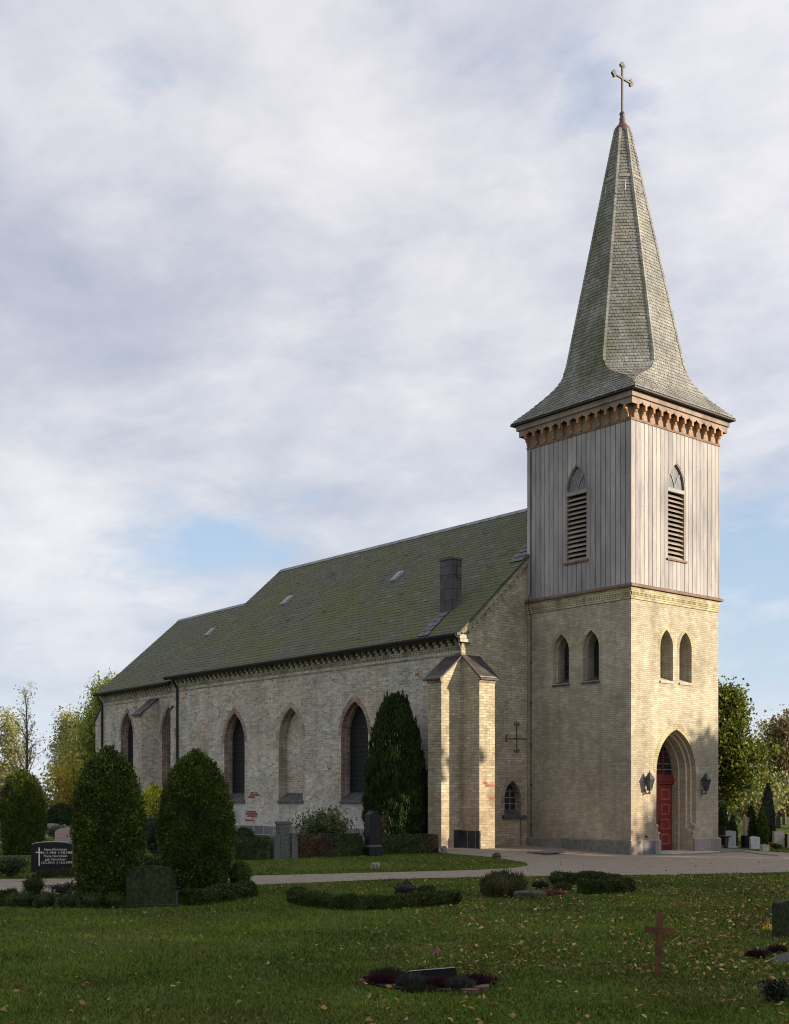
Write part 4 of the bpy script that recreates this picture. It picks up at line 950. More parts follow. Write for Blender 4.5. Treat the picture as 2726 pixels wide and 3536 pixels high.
# lighter repaired slates under the stack and beside the tower
for (x0, x1, y0, y1) in ((-3.80, -2.62, 6.86, 7.45), (-.35, 1.15, 5.12, 5.85)):
    mb = MB(); k = 0; Lx = (x1-x0)/SL.x; n = int(Lx/.3)
    for k in range(n):
        for q in range(2):
            o = on_roof(x0+(x1-x0)*k/n, y0+q*(y1-y0)/2 + (.05 if k % 2 else 0), .034)
            w_ = (y1-y0)/2-.012
            mb.prism([(0, 0), (w_, 0), (w_, .29), (0, .29)], lambda u, v, d: o+Vector((0, u, 0))+SL*v+RN*(d+.012-.03*v), 0, .014)
    P(mb, 'repair_slates', 'clean_slate', parent=nroof)
# sheet-clad chimney with its rod
mb = MB(); cx0, cx1, cy0, cy1 = -2.60, -2.05, 6.82, 7.48
mb.box(cx0, cy0, 9.1, cx1, cy1, 11.50); mb.box(cx0-.035, cy0-.035, 11.50, cx1+.035, cy1+.035, 11.58); mb.box(cx0-.02, cy0-.02, 10.9, cx1+.02, cy1+.02, 10.92)
chim = P(mb, 'chimney', 'chimney_sheet')
mb = MB(); mb.tube([(-2.28, 6.77, 10.0), (-2.28, 6.77, 12.2)], .016, 6); P(mb, 'chimney_rod', 'rust_iron', parent=chim)
# gable verge: toothed brick under the slates and the kneeler at its foot
mb = MB()
gv = lambda s, n_, d: (Vector((-3.66, 5.20, ez(-3.66)-.10))+Vector((1, 0, KR)).normalized()*s-Vector((-KR, 0, 1)).normalized()*n_+Vector((0, d, 0)))
for k in range(17): mb.prism([(k*.30+.02, .20), (k*.30+.24, .20), (k*.30+.24, .31), (k*.30+.02, .31)], gv, -.05, .01)
mb.prism([(0, 0), (5.2, 0), (5.2, .20), (0, .20)], gv, -.09, .01); mb.prism([(0.1, .31), (5.2, .31), (5.2, .36), (.1, .36)], gv, -.035, .01)
P(mb, 'gable_verge', 'cornice_brick')
mb = MB(); mb.box(-3.75, 5.08, 7.98, -3.10, 5.199, 8.10); mb.box(-3.80, 5.06, 8.10, -3.45, 5.20, 8.26); P(mb, 'kneeler', 'light_stone')

# --- corner buttresses
def buttress(name, x0, x1, y0, y1, zc, axis, zt, zl, ov=.13, xf=None, foot=None, wallmat='gable_brick'):
    """axis 'W' projects to -Y, 'S' to -X, 'E' to +Y; zt cap top at the wall, zl cap bottom at the outer face"""
    mb = MB()
    if axis == 'W': mp = lambda u, v, d: (d, y1-u, v); D = y1-y0; s0, s1 = x0, x1
    elif axis == 'S': mp = lambda u, v, d: (x1-u, d, v); D = x1-x0; s0, s1 = y0, y1
    else: mp = lambda u, v, d: (d, y0+u, v); D = y1-y0; s0, s1 = x0, x1
    mb.prism([(0, -.1), (D, -.1), (D, zl-.02), (0, zt-.12)], mp, s0, s1)
    b = P(mb, name, wallmat, xf=xf)
    mb = MB(); mb.prism([(D-.02, zl-.30), (D+.045, zl-.22), (D+.075, zl-.04), (D-.02, zl+.0)], mp, s0-.02, s1+.02); P(mb, 'corbel_course', 'red_brick', parent=b, xf=xf)
    mb = MB(); sl_ = (zt-zl)/(D+.001)
    mb.prism([(-.0, zt), (D+ov, zl-sl_*ov), (D+ov, zl-sl_*ov-.05), (D+ov-.03, zl-sl_*ov-.06), (0, zt-.07)], mp, s0-(.03 if axis == 'W' else .06), s1+.16 if axis != 'E' else s1+.06); P(mb, 'buttress_cap', 'slate_cap', parent=b, xf=xf)
    if foot:
        mb = MB(); foot(mb); P(mb, 'foot_stones', 'black_stone_block', parent=b, xf=xf)
    return b
buttress('buttress', XW, -2.77, 4.23, YG, 6.2, 'W', 7.52, 6.66, foot=lambda m: m.box(XW-.035, 4.19, -.1, XW+.03, YG+.02, .86))
buttress('buttress', -4.61, XW, YG+.0, 5.95, 6.2, 'S', 7.50, 6.66, foot=lambda m: m.box(-3.98, YG-.034, -.1, XW-.036, YG+.03, .88))
buttress('buttress', XW+.004, XW+.8, YE, 26.96, 6.4, 'E', 6.84, 6.66, wallmat='nave_brick')

# ------------------------------------------------------------------ chancel, turned three degrees off the nave
CHT = R(3.0); CO = Vector((-3.45, 26.70, 0)); ce, cn = Vector((math.sin(CHT), math.cos(CHT), 0)), Vector((math.cos(CHT), -math.sin(CHT), 0))
def cxf(x, y, z): p = CO + cn*x + ce*y; return (p.x, p.y, z)     # local x into the building, y along it
CL = 9.12; CWd = 10.2; CR = 4.95; CKz = 8.0
CF = lambda u, v, d=0.0: (d, u, v)
CWN = [(.78, .72), (5.77, .80)]
cz0, czs, cza = 2.60, 5.40, 6.82
mb = MB(); mb.sheet([(-.02, .2), (CL, .2), (CL, 7.97), (-.02, 7.97)], [gothic(c, a, cz0, czs, cza-czs) for c, a in CWN], CF)
mb.add([(CWd, 0, .2), (CWd, CL, .2), (CWd, CL, 7.95), (CWd, 0, 7.95)])
mb.sheet([(0, .2), (CWd, .2), (CWd, 7.9), (CR, 12.4), (0, 7.9)], [], lambda u, v: (u, CL, v))
P(mb, 'chancel_wall', 'nave_brick', xf=cxf)
for c, a in CWN: nave_window(c, a, True, CF, cz0, czs, cza, .44, 'red_brick', 'chancel_window', xf=cxf)
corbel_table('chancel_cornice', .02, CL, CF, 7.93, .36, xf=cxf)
cez = lambda x: 8.07+KR*(x+.25)
mb = slates('ch', (-.30, -.1, cez(-.30)), (-.30, CL+.15, cez(-.30)), (CR, -.1, cez(CR)), (CR, CL+.15, cez(CR)), seed=7)
i = len(mb.v); mb.v += [(CR*2+.3, -.1, cez(-.30)), (CR*2+.3, CL+.15, cez(-.30)), (CR, CL+.15, cez(CR)), (CR, -.1, cez(CR)), (-.30, CL+.15, cez(-.30)-.1), (CR, CL+.15, cez(CR)-.1), (-.30, -.1, cez(-.30)-.1), (CR, -.1, cez(CR)-.1)]
mb.f += [(i, i+1, i+2, i+3), (i+4, i+5, i+7, i+6)]; mb.m += [0, 0]
croof = P(mb, 'chancel_roof', 'slate', xf=cxf)
mb = MB()
for sx in (-1, 1): mb.add([(CR+sx*.18, .0, cez(CR)-.12), (CR+sx*.18, CL+.15, cez(CR)-.12), (CR, CL+.15, cez(CR)+.05), (CR, 0, cez(CR)+.05)])
P(mb, 'ridge_cap', 'ridge_lead', parent=croof, xf=cxf)
mb = MB(); o = Vector((2.8, 1.6, cez(2.8))); 
mb.prism([(0, 0), (.42, 0), (.42, .62), (0, .62)], lambda u, v, d: o+Vector((0, u, 0))+SL*v+RN*d, -.02, .11); rl = P(mb, 'rooflight', 'zinc', xf=cxf)
mb = MB(); mb.prism([(.06, .07), (.36, .07), (.36, .55), (.06, .55)], lambda u, v, d: o+Vector((0, u, 0))+SL*v+RN*d, .1, .122); P(mb, 'pane', 'grey_glass', parent=rl, xf=cxf)
mb = MB(); n = 7; x, z = -.34, 8.05
pr = [(-.12*math.cos(math.pi*k/n), -.15*math.sin(math.pi*k/n)) for k in range(n+1)]
mb.prism(pr, lambda u, v, d: (x+u, d, z+v), -.02, CL+.2); mb.box(x-.02, -.02, z-.06, x+.19, CL+.2, z+.035); P(mb, 'chancel_gutter', 'black_metal', xf=cxf)
mb = MB(); mb.tube([(-.28, CL-.1, 7.95), (-.28, CL-.12, 7.8), (-.10, CL-.22, 7.5), (-.08, CL-.22, 7.3), (-.08, CL-.22, .5)], .06, 10); P(mb, 'downpipe', 'black_metal', xf=cxf)
buttress('buttress', -.97, 0, 1.90, 2.74, 6.0, 'S', 7.38, 6.58, xf=cxf, wallmat='nave_brick')
buttress('buttress', 0.004, .85, CL, CL+.86, 6.0, 'E', 7.36, 6.62, xf=cxf, wallmat='nave_brick')

# ------------------------------------------------------------------ ground, gravel, paving
def pip(px, py, poly):
    px = np.asarray(px); py = np.asarray(py); ins = np.zeros(px.shape, bool); n = len(poly)
    for i in range(n):
        x0, y0 = poly[i]; x1, y1 = poly[(i+1) % n]
        if y0 == y1: continue
        c = ((y0 > py) != (y1 > py)) & (px < (x1-x0)*(py-y0)/(y1-y0)+x0); ins ^= c
    return ins
def smooth_poly(pts, it=2, keep=()):
    for _ in range(it):
        o = []
        for i in range(len(pts)):
            a, b = pts[i], pts[(i+1) % len(pts)]
            o += [(a[0]*.75+b[0]*.25, a[1]*.75+b[1]*.25), (a[0]*.25+b[0]*.75, a[1]*.25+b[1]*.75)]
        pts = o
    return pts
def grid_sheet(name, xs, ys, m, dz=0.0, mask=None, jit=0.0):
    X, Y = np.meshgrid(xs, ys); Z = gz(X, Y)+dz
    if jit: Z = Z + jit*(np.sin(X*1.7+np.sin(Y*1.1))*np.cos(Y*1.3+.7*np.sin(X)))
    v = np.stack([X, Y, Z], -1).reshape(-1, 3); nx = len(xs); f = []
    for j in range(len(ys)-1):
        for i in range(nx-1):
            f.append((j*nx+i, j*nx+i+1, (j+1)*nx+i+1, (j+1)*nx+i))
    me = bpy.data.meshes.new(name); me.from_pydata([tuple(p) for p in v], [], f); me.materials.append(M[m]); me.update()
    o = bpy.data.objects.new(name, me); COL.objects.link(o); return o
gx = np.unique(np.concatenate([np.linspace(-45, 30, 76), [-900, -400, -200, -100, -70, 45, 70, 110, 200, 400, 900]]))
gy = np.unique(np.concatenate([np.linspace(-45, 45, 91), [-900, -400, -200, -100, -70, 60, 90, 130, 200, 400, 900]]))
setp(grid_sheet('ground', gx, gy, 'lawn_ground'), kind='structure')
GRAVEL = [(-2.2, -11.2), (-2.95, -10.37), (-4.97, -9.56), (-8.65, -8.14), (-11.27, -6.41), (-14.19, -5.02), (-15.68, -4.66), (-19.05, -4.25), (-21.96, -3.96), (-24.29, -3.82), (-25.39, -4.17), (-28, -5.4), (-34, -8.0), (-34, 4.5), (-24.51, 1.52), (-23.2, 1.17), (-21.49, .51), (-17.4, -1.23), (-13.74, -2.32), (-11.34, -3.1), (-10.3, -3.25), (-8.9, -3.02), (-7.9, -2.4), (-6.9, -1.3), (-6.12, .1), (-5.73, 1.53), (-6.54, 3.2), (-5.6, 5.0), (-5.0, 6.3), (-3.0, 6.3), (0.5, 5.6), (6.2, 5.2), (7.04, .94), (6.93, .24), (5.71, -2.91), (5.2, -6.0), (4.4, -8.0), (1.5, -13.0)]
def poly_sheet(name, poly, m, dz, cell=.5):
    """drape a polygon over the terrain as a fine sheet"""
    bm = bmesh.new(); xs = [p[0] for p in poly]; ys = [p[1] for p in poly]
    vs = [bm.verts.new((x, y, 0)) for x, y in poly]
    for t in tessellate_polygon([[Vector((x, y, 0)) for x, y in poly]]):
        try: bm.faces.new([vs[k] for k in t])
        except ValueError: pass
    for ax, (lo, hi) in ((0, (min(xs), max(xs))), (1, (min(ys), max(ys)))):
        c = math.ceil(lo/cell)*cell
        while c < hi:
            co = (c, 0, 0) if ax == 0 else (0, c, 0); no = (1, 0, 0) if ax == 0 else (0, 1, 0)
            bmesh.ops.bisect_plane(bm, geom=bm.verts[:]+bm.edges[:]+bm.faces[:], plane_co=co, plane_no=no); c += cell
    for v in bm.verts: v.co.z = float(gz(v.co.x, v.co.y))+dz
    bmesh.ops.recalc_face_normals(bm, faces=bm.faces[:])
    me = bpy.data.meshes.new(name); bm.to_mesh(me); bm.free(); me.materials.append(M[m])
    o = bpy.data.objects.new(name, me); COL.objects.link(o); return setp(o, kind='structure')
GP = smooth_poly(GRAVEL, 2)
poly_sheet('path', GP, 'gravel', .012, 1.0)
APRON = smooth_poly([(.05, -.45), (.6, -.75), (1.6, -.98), (2.6, -1.15), (3.6, -1.15), (5.0, -1.0), (6.6, -.9), (7.0, 0), (6.8, 1.2), (5.2, .9), (5.5, .05), (.05, .0)], 2)
poly_sheet('cobbles', APRON, 'cobble', .018, .5)
mb = MB(); mb.box(1.35, -.80, -.05, 4.35, .02, .045); mb.box(DC-a3+.01, .0, -.05, DC+a3-.01, .96, .07)
setp(mb.build('doorstep', 'slab_stone', bevel=.01), kind='structure')
mb = MB(); kerb = [(7.0, .50), (5.49, -.74), (4.5, -2.2), (3.29, -3.92)]
for (x0, y0), (x1, y1) in zip(kerb[:-1], kerb[1:]):
    d = Vector((x1-x0, y1-y0, 0)).normalized(); n = Vector((-d.y, d.x, 0))*.05
    mb.prism([(0, -.05), (1, -.05), (1, .03), (0, .03)], lambda u, v, q: Vector((x0+(x1-x0)*u, y0+(y1-y0)*u, v))+n*q, -1, 1)
setp(mb.build('kerb', 'smooth_granite'), kind='structure')

# ------------------------------------------------------------------ vegetation helpers (numpy)
def arr_mesh(name, V, F, mats, mi=None, parent=None, smooth=False):
    """V (n,3); F list of (k,4) or (k,3) index arrays"""
    me = bpy.data.meshes.new(name); V = np.asarray(V, 'f'); me.vertices.add(len(V)); me.vertices.foreach_set('co', V.ravel())
    F = [f for f in F if len(f)]
    nl = sum(f.size for f in F); npoly = sum(len(f) for f in F)
    me.loops.add(nl); me.polygons.add(npoly)
    me.loops.foreach_set('vertex_index', np.concatenate([f.ravel() for f in F]).astype('i'))
    st = []; off = 0
    for f in F:
        k = f.shape[1]; st.append(off+np.arange(len(f))*k); off += f.size
    me.polygons.foreach_set('loop_start', np.concatenate(st).astype('i'))
    me.update(calc_edges=True)
    for m in (mats if isinstance(mats, (list, tuple)) else [mats]): me.materials.append(M[m])
    if mi is not None: me.polygons.foreach_set('material_index', np.asarray(mi, 'i'))
    if smooth: me.polygons.foreach_set('use_smooth', np.ones(npoly, bool))
    me.validate(verbose=False)
    o = bpy.data.objects.new(name, me); COL.objects.link(o)
    if parent is not None: o.parent = parent
    return o
def unit(a): return a/np.maximum(1e-9, np.linalg.norm(a, axis=-1, keepdims=True))
def leaves(C, axis, rg, ln, wd, fold=.0):
    """one diamond leaf per point: long axis 'axis', random roll"""
    n = len(C); ax = unit(axis); rnd = unit(rg.normal(size=(n, 3))); sd = unit(np.cross(ax, rnd))
    ln = ln*rg.uniform(.65, 1.35, (n, 1)); wd = wd*rg.uniform(.7, 1.3, (n, 1))
    up = np.cross(sd, ax)
    V = np.stack([C-ax*ln*.5, C+sd*wd*.5+up*wd*fold, C+ax*ln*.5, C-sd*wd*.5+up*wd*fold], 1).reshape(-1, 3)
    return V, np.arange(4*n).reshape(n, 4)
def surf_points(prof, n, rg, lump=.05, lk=3.0, h=1.0):
    """points on a surface of revolution; prof = [(z, r)...] -> points, outward normals"""
    pz = np.array([p[0] for p in prof]); pr = np.array([p[1] for p in prof])
    seg = np.hypot(np.diff(pz), np.diff(pr))*(pr[1:]+pr[:-1]+.02); cum = np.concatenate([[0], np.cumsum(seg)]); t = rg.uniform(0, cum[-1], n)
    z = np.interp(t, cum, pz); r = np.interp(t, cum, pr)
    dr = (np.interp(z+.02, pz, pr)-np.interp(z-.02, pz, pr))/.04
    a = rg.uniform(0, 2*np.pi, n)
    lum = 1+lump*(np.sin(lk*a+z*4.1+1.3)*np.sin(z*5.3+a*2)+.6*np.sin(7*a-z*9))
    Pn = np.stack([r*lum*np.cos(a), r*lum*np.sin(a), z], 1); N = unit(np.stack([np.cos(a), np.sin(a), -dr], 1))
    return Pn, N
def lathe_core(prof, k, n=18):
    pz = [p[0]*1.0 for p in prof]; pr = [max(.001, p[1]*k) for p in prof]
    V = []; F = []
    for z, r in zip(pz, pr):
        for q in range(n): V.append((r*math.cos(2*math.pi*q/n), r*math.sin(2*math.pi*q/n), z*(.5+.5*k) if z > .2 else z))
    for j in range(len(pz)-1):
        for q in range(n): F.append((j*n+q, j*n+(q+1) % n, (j+1)*n+(q+1) % n, (j+1)*n+q))
    return np.array(V), np.array(F)
def clipped(name, x, y, prof, dens, ln, wd, mat, label, cat, group=None, lump=.04, seed=1, upw=.55, core=.90, tips=None, lk=3.0, trunk=True, shag=0.03, part='foliage'):
    """a clipped evergreen: dense shell of sprays round a solid heart, short stem"""
    rg = np.random.default_rng(seed); z0 = float(gz(x, y))
    root = empty(name, (x, y, z0), label, cat, group)
    pz = np.array([p[0] for p in prof]); pr = np.array([p[1] for p in prof])
    area = float(np.sum(np.hypot(np.diff(pz), np.diff(pr))*(pr[1:]+pr[:-1]))*np.pi); n = int(area*dens)
    Pn, N = surf_points(prof, n, rg, lump, lk)
    Pn = Pn + N*rg.normal(0, shag, (n, 1)) - N*np.abs(rg.normal(0, .05, (n, 1)))
    ax = N*.6 + np.array([0, 0, upw]) + rg.normal(0, .45, (n, 3))
    V, F = leaves(Pn, ax, rg, ln, wd, .15); Vc, Fc = lathe_core(prof, core)
    o = arr_mesh(part, np.concatenate([Vc, V]), [np.concatenate([Fc, F+len(Vc)])], mat, parent=root)
    if trunk:
        mb = MB(); mb.tube([(0, 0, -.1), (0, 0, max(.12, prof[0][0]+.15))], .07, 8); mb.build('stem', 'bark', root)
    return root
def hedge(name, pts, wdt, hgt, dens, ln, wd, mat, label, cat='hedge', group=None, seed=1, lump=.04, mat2=None, split=None, shag=.02, part='foliage', hvar=0.0):
    """low clipped hedge along a polyline of ground points, as sprays on a rounded-box section"""
    rg = np.random.default_rng(seed); P0 = np.array(pts, float); seg = np.linalg.norm(np.diff(P0, axis=0), axis=1); L = seg.sum(); cum = np.concatenate([[0], np.cumsum(seg)])
    c = P0.mean(0); zc = float(gz(*c)); root = empty(name, (c[0], c[1], zc), label, cat, group)
    per = 2*hgt+wdt; n = int(L*per*dens)
    t = rg.uniform(0, L, n); px = np.interp(t, cum, P0[:, 0]); py = np.interp(t, cum, P0[:, 1])
    dx = np.interp(t+.05, cum, P0[:, 0])-np.interp(t-.05, cum, P0[:, 0]); dy = np.interp(t+.05, cum, P0[:, 1])-np.interp(t-.05, cum, P0[:, 1])
    T_ = unit(np.stack([dx, dy], 1)); Nn = np.stack([-T_[:, 1], T_[:, 0]], 1)
    s = rg.uniform(0, per, n); side = np.where(s < hgt, -1, np.where(s < hgt+wdt, 0, 1))
    off = np.where(side == 0, (s-hgt)-wdt/2, side*wdt/2.); zz = np.where(side == -1, s, np.where(side == 0, hgt, per-s))
    hl = 1+hvar*np.sin(t*5.1+1)+hvar*.7*np.sin(t*11.3)
    edge = np.clip((np.abs(off)-wdt*.3)/(wdt*.2), 0, 1)*np.clip((zz-hgt*.7)/(hgt*.3), 0, 1)
    zz = zz*hl - edge*hgt*.10; off = off*(1-.12*edge)*(1+lump*np.sin(t*7.3))
    endf = np.minimum(t, L-t); rnd = np.clip(endf/(wdt*.4), 0, 1)**.5; off = off*(.55+.45*rnd)
    N3 = np.stack([Nn[:, 0]*side, Nn[:, 1]*side, (side == 0)*1.0], 1)
    C = np.stack([px+Nn[:, 0]*off, py+Nn[:, 1]*off, gz(px, py)+zz], 1)+N3*rg.normal(0, shag, (n, 1))-np.array([c[0], c[1], zc])
    ax = N3*.6+np.array([0, 0, .4])+rg.normal(0, .5, (n, 3)); V, F = leaves(C, ax, rg, ln, wd, .15)
    m = max(2, int(L/.25)); tt = np.linspace(.03, L-.03, m); cx = np.interp(tt, cum, P0[:, 0]); cy = np.interp(tt, cum, P0[:, 1])
    dx = np.gradient(cx); dy = np.gradient(cy); Tt = unit(np.stack([dx, dy], 1)); nn = np.stack([-Tt[:, 1], Tt[:, 0]], 1); g0 = gz(cx, cy)
    w2 = wdt*.5-.035; hh = hgt*(1+hvar*np.sin(tt*5.1+1)+hvar*.7*np.sin(tt*11.3))-.045
    Vc = np.stack([np.stack([cx+nn[:, 0]*a*w2, cy+nn[:, 1]*a*w2, g0+hh*b], 1) for a, b in ((-1, -.1), (-.95, .8), (-.7, 1), (.7, 1), (.95, .8), (1, -.1))], 1).reshape(-1, 3)-np.array([c[0], c[1], zc])
    Fc = [(i*6+k, i*6+k+1, (i+1)*6+k+1, (i+1)*6+k) for i in range(m-1) for k in range(5)] + [(0, 1, 4, 5), (1, 2, 3, 4), ((m-1)*6, (m-1)*6+1, (m-1)*6+4, (m-1)*6+5), ((m-1)*6+1, (m-1)*6+2, (m-1)*6+3, (m-1)*6+4)]
    Fc = np.array(Fc); mats = [mat] if not mat2 else [mat, mat2]; mi = None
    if mat2:
        pick = lambda tv: (tv+rg.normal(0, .12, len(tv)) > split[0]) & (tv+rg.normal(0, .12, len(tv)) < split[1])
        fcmid = np.array([tt[min(m-1, int(f[0]//6))] for f in Fc]); mi = np.concatenate([pick(fcmid), pick(t)]).astype(int)
    o = arr_mesh(part, np.concatenate([Vc, V]), [np.concatenate([Fc, F+len(Vc)])], mats, mi, parent=root)
    return root
def bush(name, x, y, h, wdt, n, ln, wd, mat, label, cat='shrub', group=None, seed=1, stems=9, open_=.5, z0=None, flat=1.0, part='foliage', stem_m='bark'):
    """loose shrub: stems fanning out of one base, leaves clustered round their upper halves"""
    rg = np.random.default_rng(seed); root = empty(name, (x, y, float(gz(x, y)) if z0 is None else z0), label, cat, group)
    mb = MB(); C = []
    for k in range(stems):
        a = 2*math.pi*(k+rg.uniform(-.3, .3))/stems; rr = wdt*.5*rg.uniform(.25, .95)
        tip = np.array([math.cos(a)*rr, math.sin(a)*rr*flat, h*rg.uniform(.7, 1.0)*(1-.35*(rr/(wdt*.5))**2)])
        mid = tip*np.array([.45, .45, .55]); mb.tube([(0, 0, -.05), tuple(mid), tuple(tip*.97)], [.018*h+.006, .012*h+.004, .004], 5)
        m_ = int(n/stems); t = rg.uniform(.18, 1, m_)**.8
        p = np.where(t[:, None] < .5, mid*t[:, None]*2, mid+(tip-mid)*(t[:, None]*2-1)); C.append(p+rg.normal(0, 1, (m_, 3))*np.array([.11*wdt, .11*wdt*flat, .08*h])*open_*1.6)
    C = np.concatenate(C); C[:, 2] = np.abs(C[:, 2]); ax = unit(C*np.array([1, 1, .4]))*.6+np.array([0, 0, .4])+rg.normal(0, .6, C.shape)
    V, F = leaves(C, ax, rg, ln, wd, .15); arr_mesh(part, V, [F], mat, parent=root); mb.build('stem', stem_m, root)
    return root
def tuft(name, x, y, h, wdt, n, mat, label, cat='plant', group=None, seed=1, bw=.012, flat=1.0, rz=0.0, lean=.5, part='foliage'):
    """upright blades or heather shoots from one cushion"""
    rg = np.random.default_rng(seed)
    a = rg.uniform(0, 2*np.pi, n); r = np.sqrt(rg.uniform(0, 1, n))*wdt*.42; bx, by = r*np.cos(a), r*np.sin(a)*flat
    hh = h*rg.uniform(.5, 1.05, n)*(1-.45*(r/(wdt*.45))**2); d = np.stack([np.cos(a)*r/(wdt*.5)*lean, np.sin(a)*r/(wdt*.5)*lean*flat, np.ones(n)], 1)+rg.normal(0, .22, (n, 3))*np.array([1, 1, .2]); d = unit(d)
    b = np.stack([bx, by, np.zeros(n)-.01], 1); sd = unit(np.cross(d, unit(rg.normal(size=(n, 3)))))*bw*.5; tip = b+d*hh[:, None]; mid = b+d*hh[:, None]*.55
    V = np.stack([b-sd, b+sd, mid+sd*1.1, tip, mid-sd*1.1], 1).reshape(-1, 3); i = np.arange(n)[:, None]*5
    c, s = math.cos(rz), math.sin(rz); V = np.stack([V[:, 0]*c-V[:, 1]*s, V[:, 0]*s+V[:, 1]*c, V[:, 2]], 1)
    o = arr_mesh(name, V, [np.concatenate([i, i+1, i+2, i+3, i+4], 1)], mat); o.location = (x, y, float(gz(x, y))); return setp(o, label, cat, group)
def skeleton(h, rg, base=.25, spread=.42, n1=14, n2=5, n3=4, up=.5, trunk_r=.16, droop=0.0, lean=(0, 0), forks=1, top=1.0):
    """trunk, limbs and twigs -> list of (path, radii) and twig tip anchors"""
    paths = []; anch = []
    trunk = [np.array([lean[0]*t*h+.03*h*math.sin(3*t+lean[0]), lean[1]*t*h+.02*h*math.sin(4*t), t*h*top]) for t in np.linspace(0, 1, 8)]
    paths.append((trunk, [max(.02, trunk_r*(1-.9*t)*(1.25 if t < .05 else 1)) for t in np.linspace(0, 1, 8)]))
    for k in range(n1):
        t = base+(1-base)*((k+rg.uniform(0, .8))/n1)**.9; p = np.array([np.interp(t, np.linspace(0, 1, 8), [q[i] for q in trunk]) for i in range(3)])
        a = k*2.4+rg.uniform(-.4, .4); L = h*spread*(1-.62*(t-base)/(1-base)*1.0)*rg.uniform(.7, 1.15)
        d = unit(np.array([math.cos(a), math.sin(a), up+rg.uniform(-.15, .35)+.5*t])); r0 = trunk_r*(.45-.33*t)
        q = [p]; 
        for s in range(4): d = unit(d+np.array([0, 0, .10-droop*s*.14])+rg.normal(0, .13, 3)); q.append(q[-1]+d*L/4)
        paths.append((q, [max(.008, r0*(1-.8*s/4)) for s in range(5)]))
        for j in range(n2):
            f = rg.uniform(.3, 1.0); i = min(3, int(f*4)); p2 = q[i]+(q[i+1]-q[i])*(f*4-i); d2 = unit((q[i+1]-q[i])/(L/4)+rg.normal(0, .65, 3)+np.array([0, 0, .12-droop*.5])); L2 = L*.42*rg.uniform(.6, 1.2)
            q2 = [p2, p2+d2*L2*.5, p2+d2*L2+np.array([0, 0, -droop*L2*.35])+rg.normal(0, .04*L2, 3)]; paths.append((q2, [max(.006, r0*.32), max(.005, r0*.2), .004]))
            for m_ in range(n3):
                f2 = rg.uniform(.25, 1.0); p3 = q2[0]+(q2[-1]-q2[0])*f2; d3 = unit(d2+rg.normal(0, .8, 3)+np.array([0, 0, -droop*.7])); L3 = L2*.5*rg.uniform(.5, 1.1); e = p3+d3*L3
                paths.append(([p3, e], [.006, .003])); anch.append((p3, e))
    return paths, anch
def tree(name, x, y, h, label, mat, cat='tree', group=None, seed=1, nleaf=6000, ln=.16, wd=.11, sig=.22, bark='bark', z0=None, leafmul=1.0, hang=0.0, twig=True, rz=None, **kw):
    rg = np.random.default_rng(seed); paths, anch = skeleton(h, rg, **kw)
    root = empty(name, (x, y, float(gz(x, y)) if z0 is None else z0), label, cat, group)
    mb = MB()
    for p, r in paths:
        if not twig and len(p) == 2: continue
        mb.tube(p, r, 6 if len(p) > 5 else (5 if len(p) > 3 else 3), cap=False)
    tr = mb.build('trunk', bark, root)
    if nleaf:
        A = np.array([a for a, _ in anch]); B = np.array([b for _, b in anch]); i = rg.integers(0, len(A), nleaf); t = rg.uniform(.1, 1.15, (nleaf, 1))
        C = A[i]+(B[i]-A[i])*t+rg.normal(0, sig, (nleaf, 3)); ax = rg.normal(0, .8, (nleaf, 3))+unit(B[i]-A[i])*.6+np.array([0, 0, -.3-hang])
        V, F = leaves(C, ax, rg, ln, wd, .2); arr_mesh('crown', V, [F], mat, parent=root)
    return root
def copy_thing(root, loc, rz=0, sc=1.0, label=None):
    r = root.copy(); COL.objects.link(r); r.location = loc; r.rotation_euler = (0, 0, rz); r.scale = (sc, sc, sc)
    if label: r['label'] = label
    for ch in list(root.children):
        c = ch.copy(); COL.objects.link(c); c.parent = r
    return r

# ------------------------------------------------------------------ evergreens and shrubs round the church
def egg(h, r, wz=.35, top=2.3, foot=.75, zb=.08):
    out = [(zb, r*foot)]
    for k in range(1, 15):
        t = k/14; z = zb+(h-zb)*t
        rr = r*(foot+(1-foot)*min(1, t/wz)) if t < wz else r*max(0, 1-((t-wz)/(1-wz))**top)**(1/1.6)
        out.append((z, max(.01, rr)))
    return out
G_C = 'clipped evergreen columns in the churchyard'
clipped('clipped_yew', -24.2, -6.6, egg(3.06, .66, .38, 2.6, .80), 5200, .06, .030, 'yew', 'tall clipped yew column beside the green headstone, nearer of the big pair', 'shrub', G_C, seed=21, lump=.055, shag=.04)
clipped('clipped_yew', -20.75, -4.15, egg(3.17, .83, .34, 2.3, .80), 4800, .06, .030, 'yew', 'broad egg-shaped clipped yew to the right of the green headstone', 'shrub', G_C, seed=22, lump=.05, shag=.04)
clipped('clipped_yew', -19.4, 8.6, egg(2.75, .66, .40, 2.8, .86), 3200, .07, .035, 'yew', 'smaller clipped yew column at the left edge, behind the black headstone', 'shrub', G_C, seed=23, lump=.06, shag=.045)
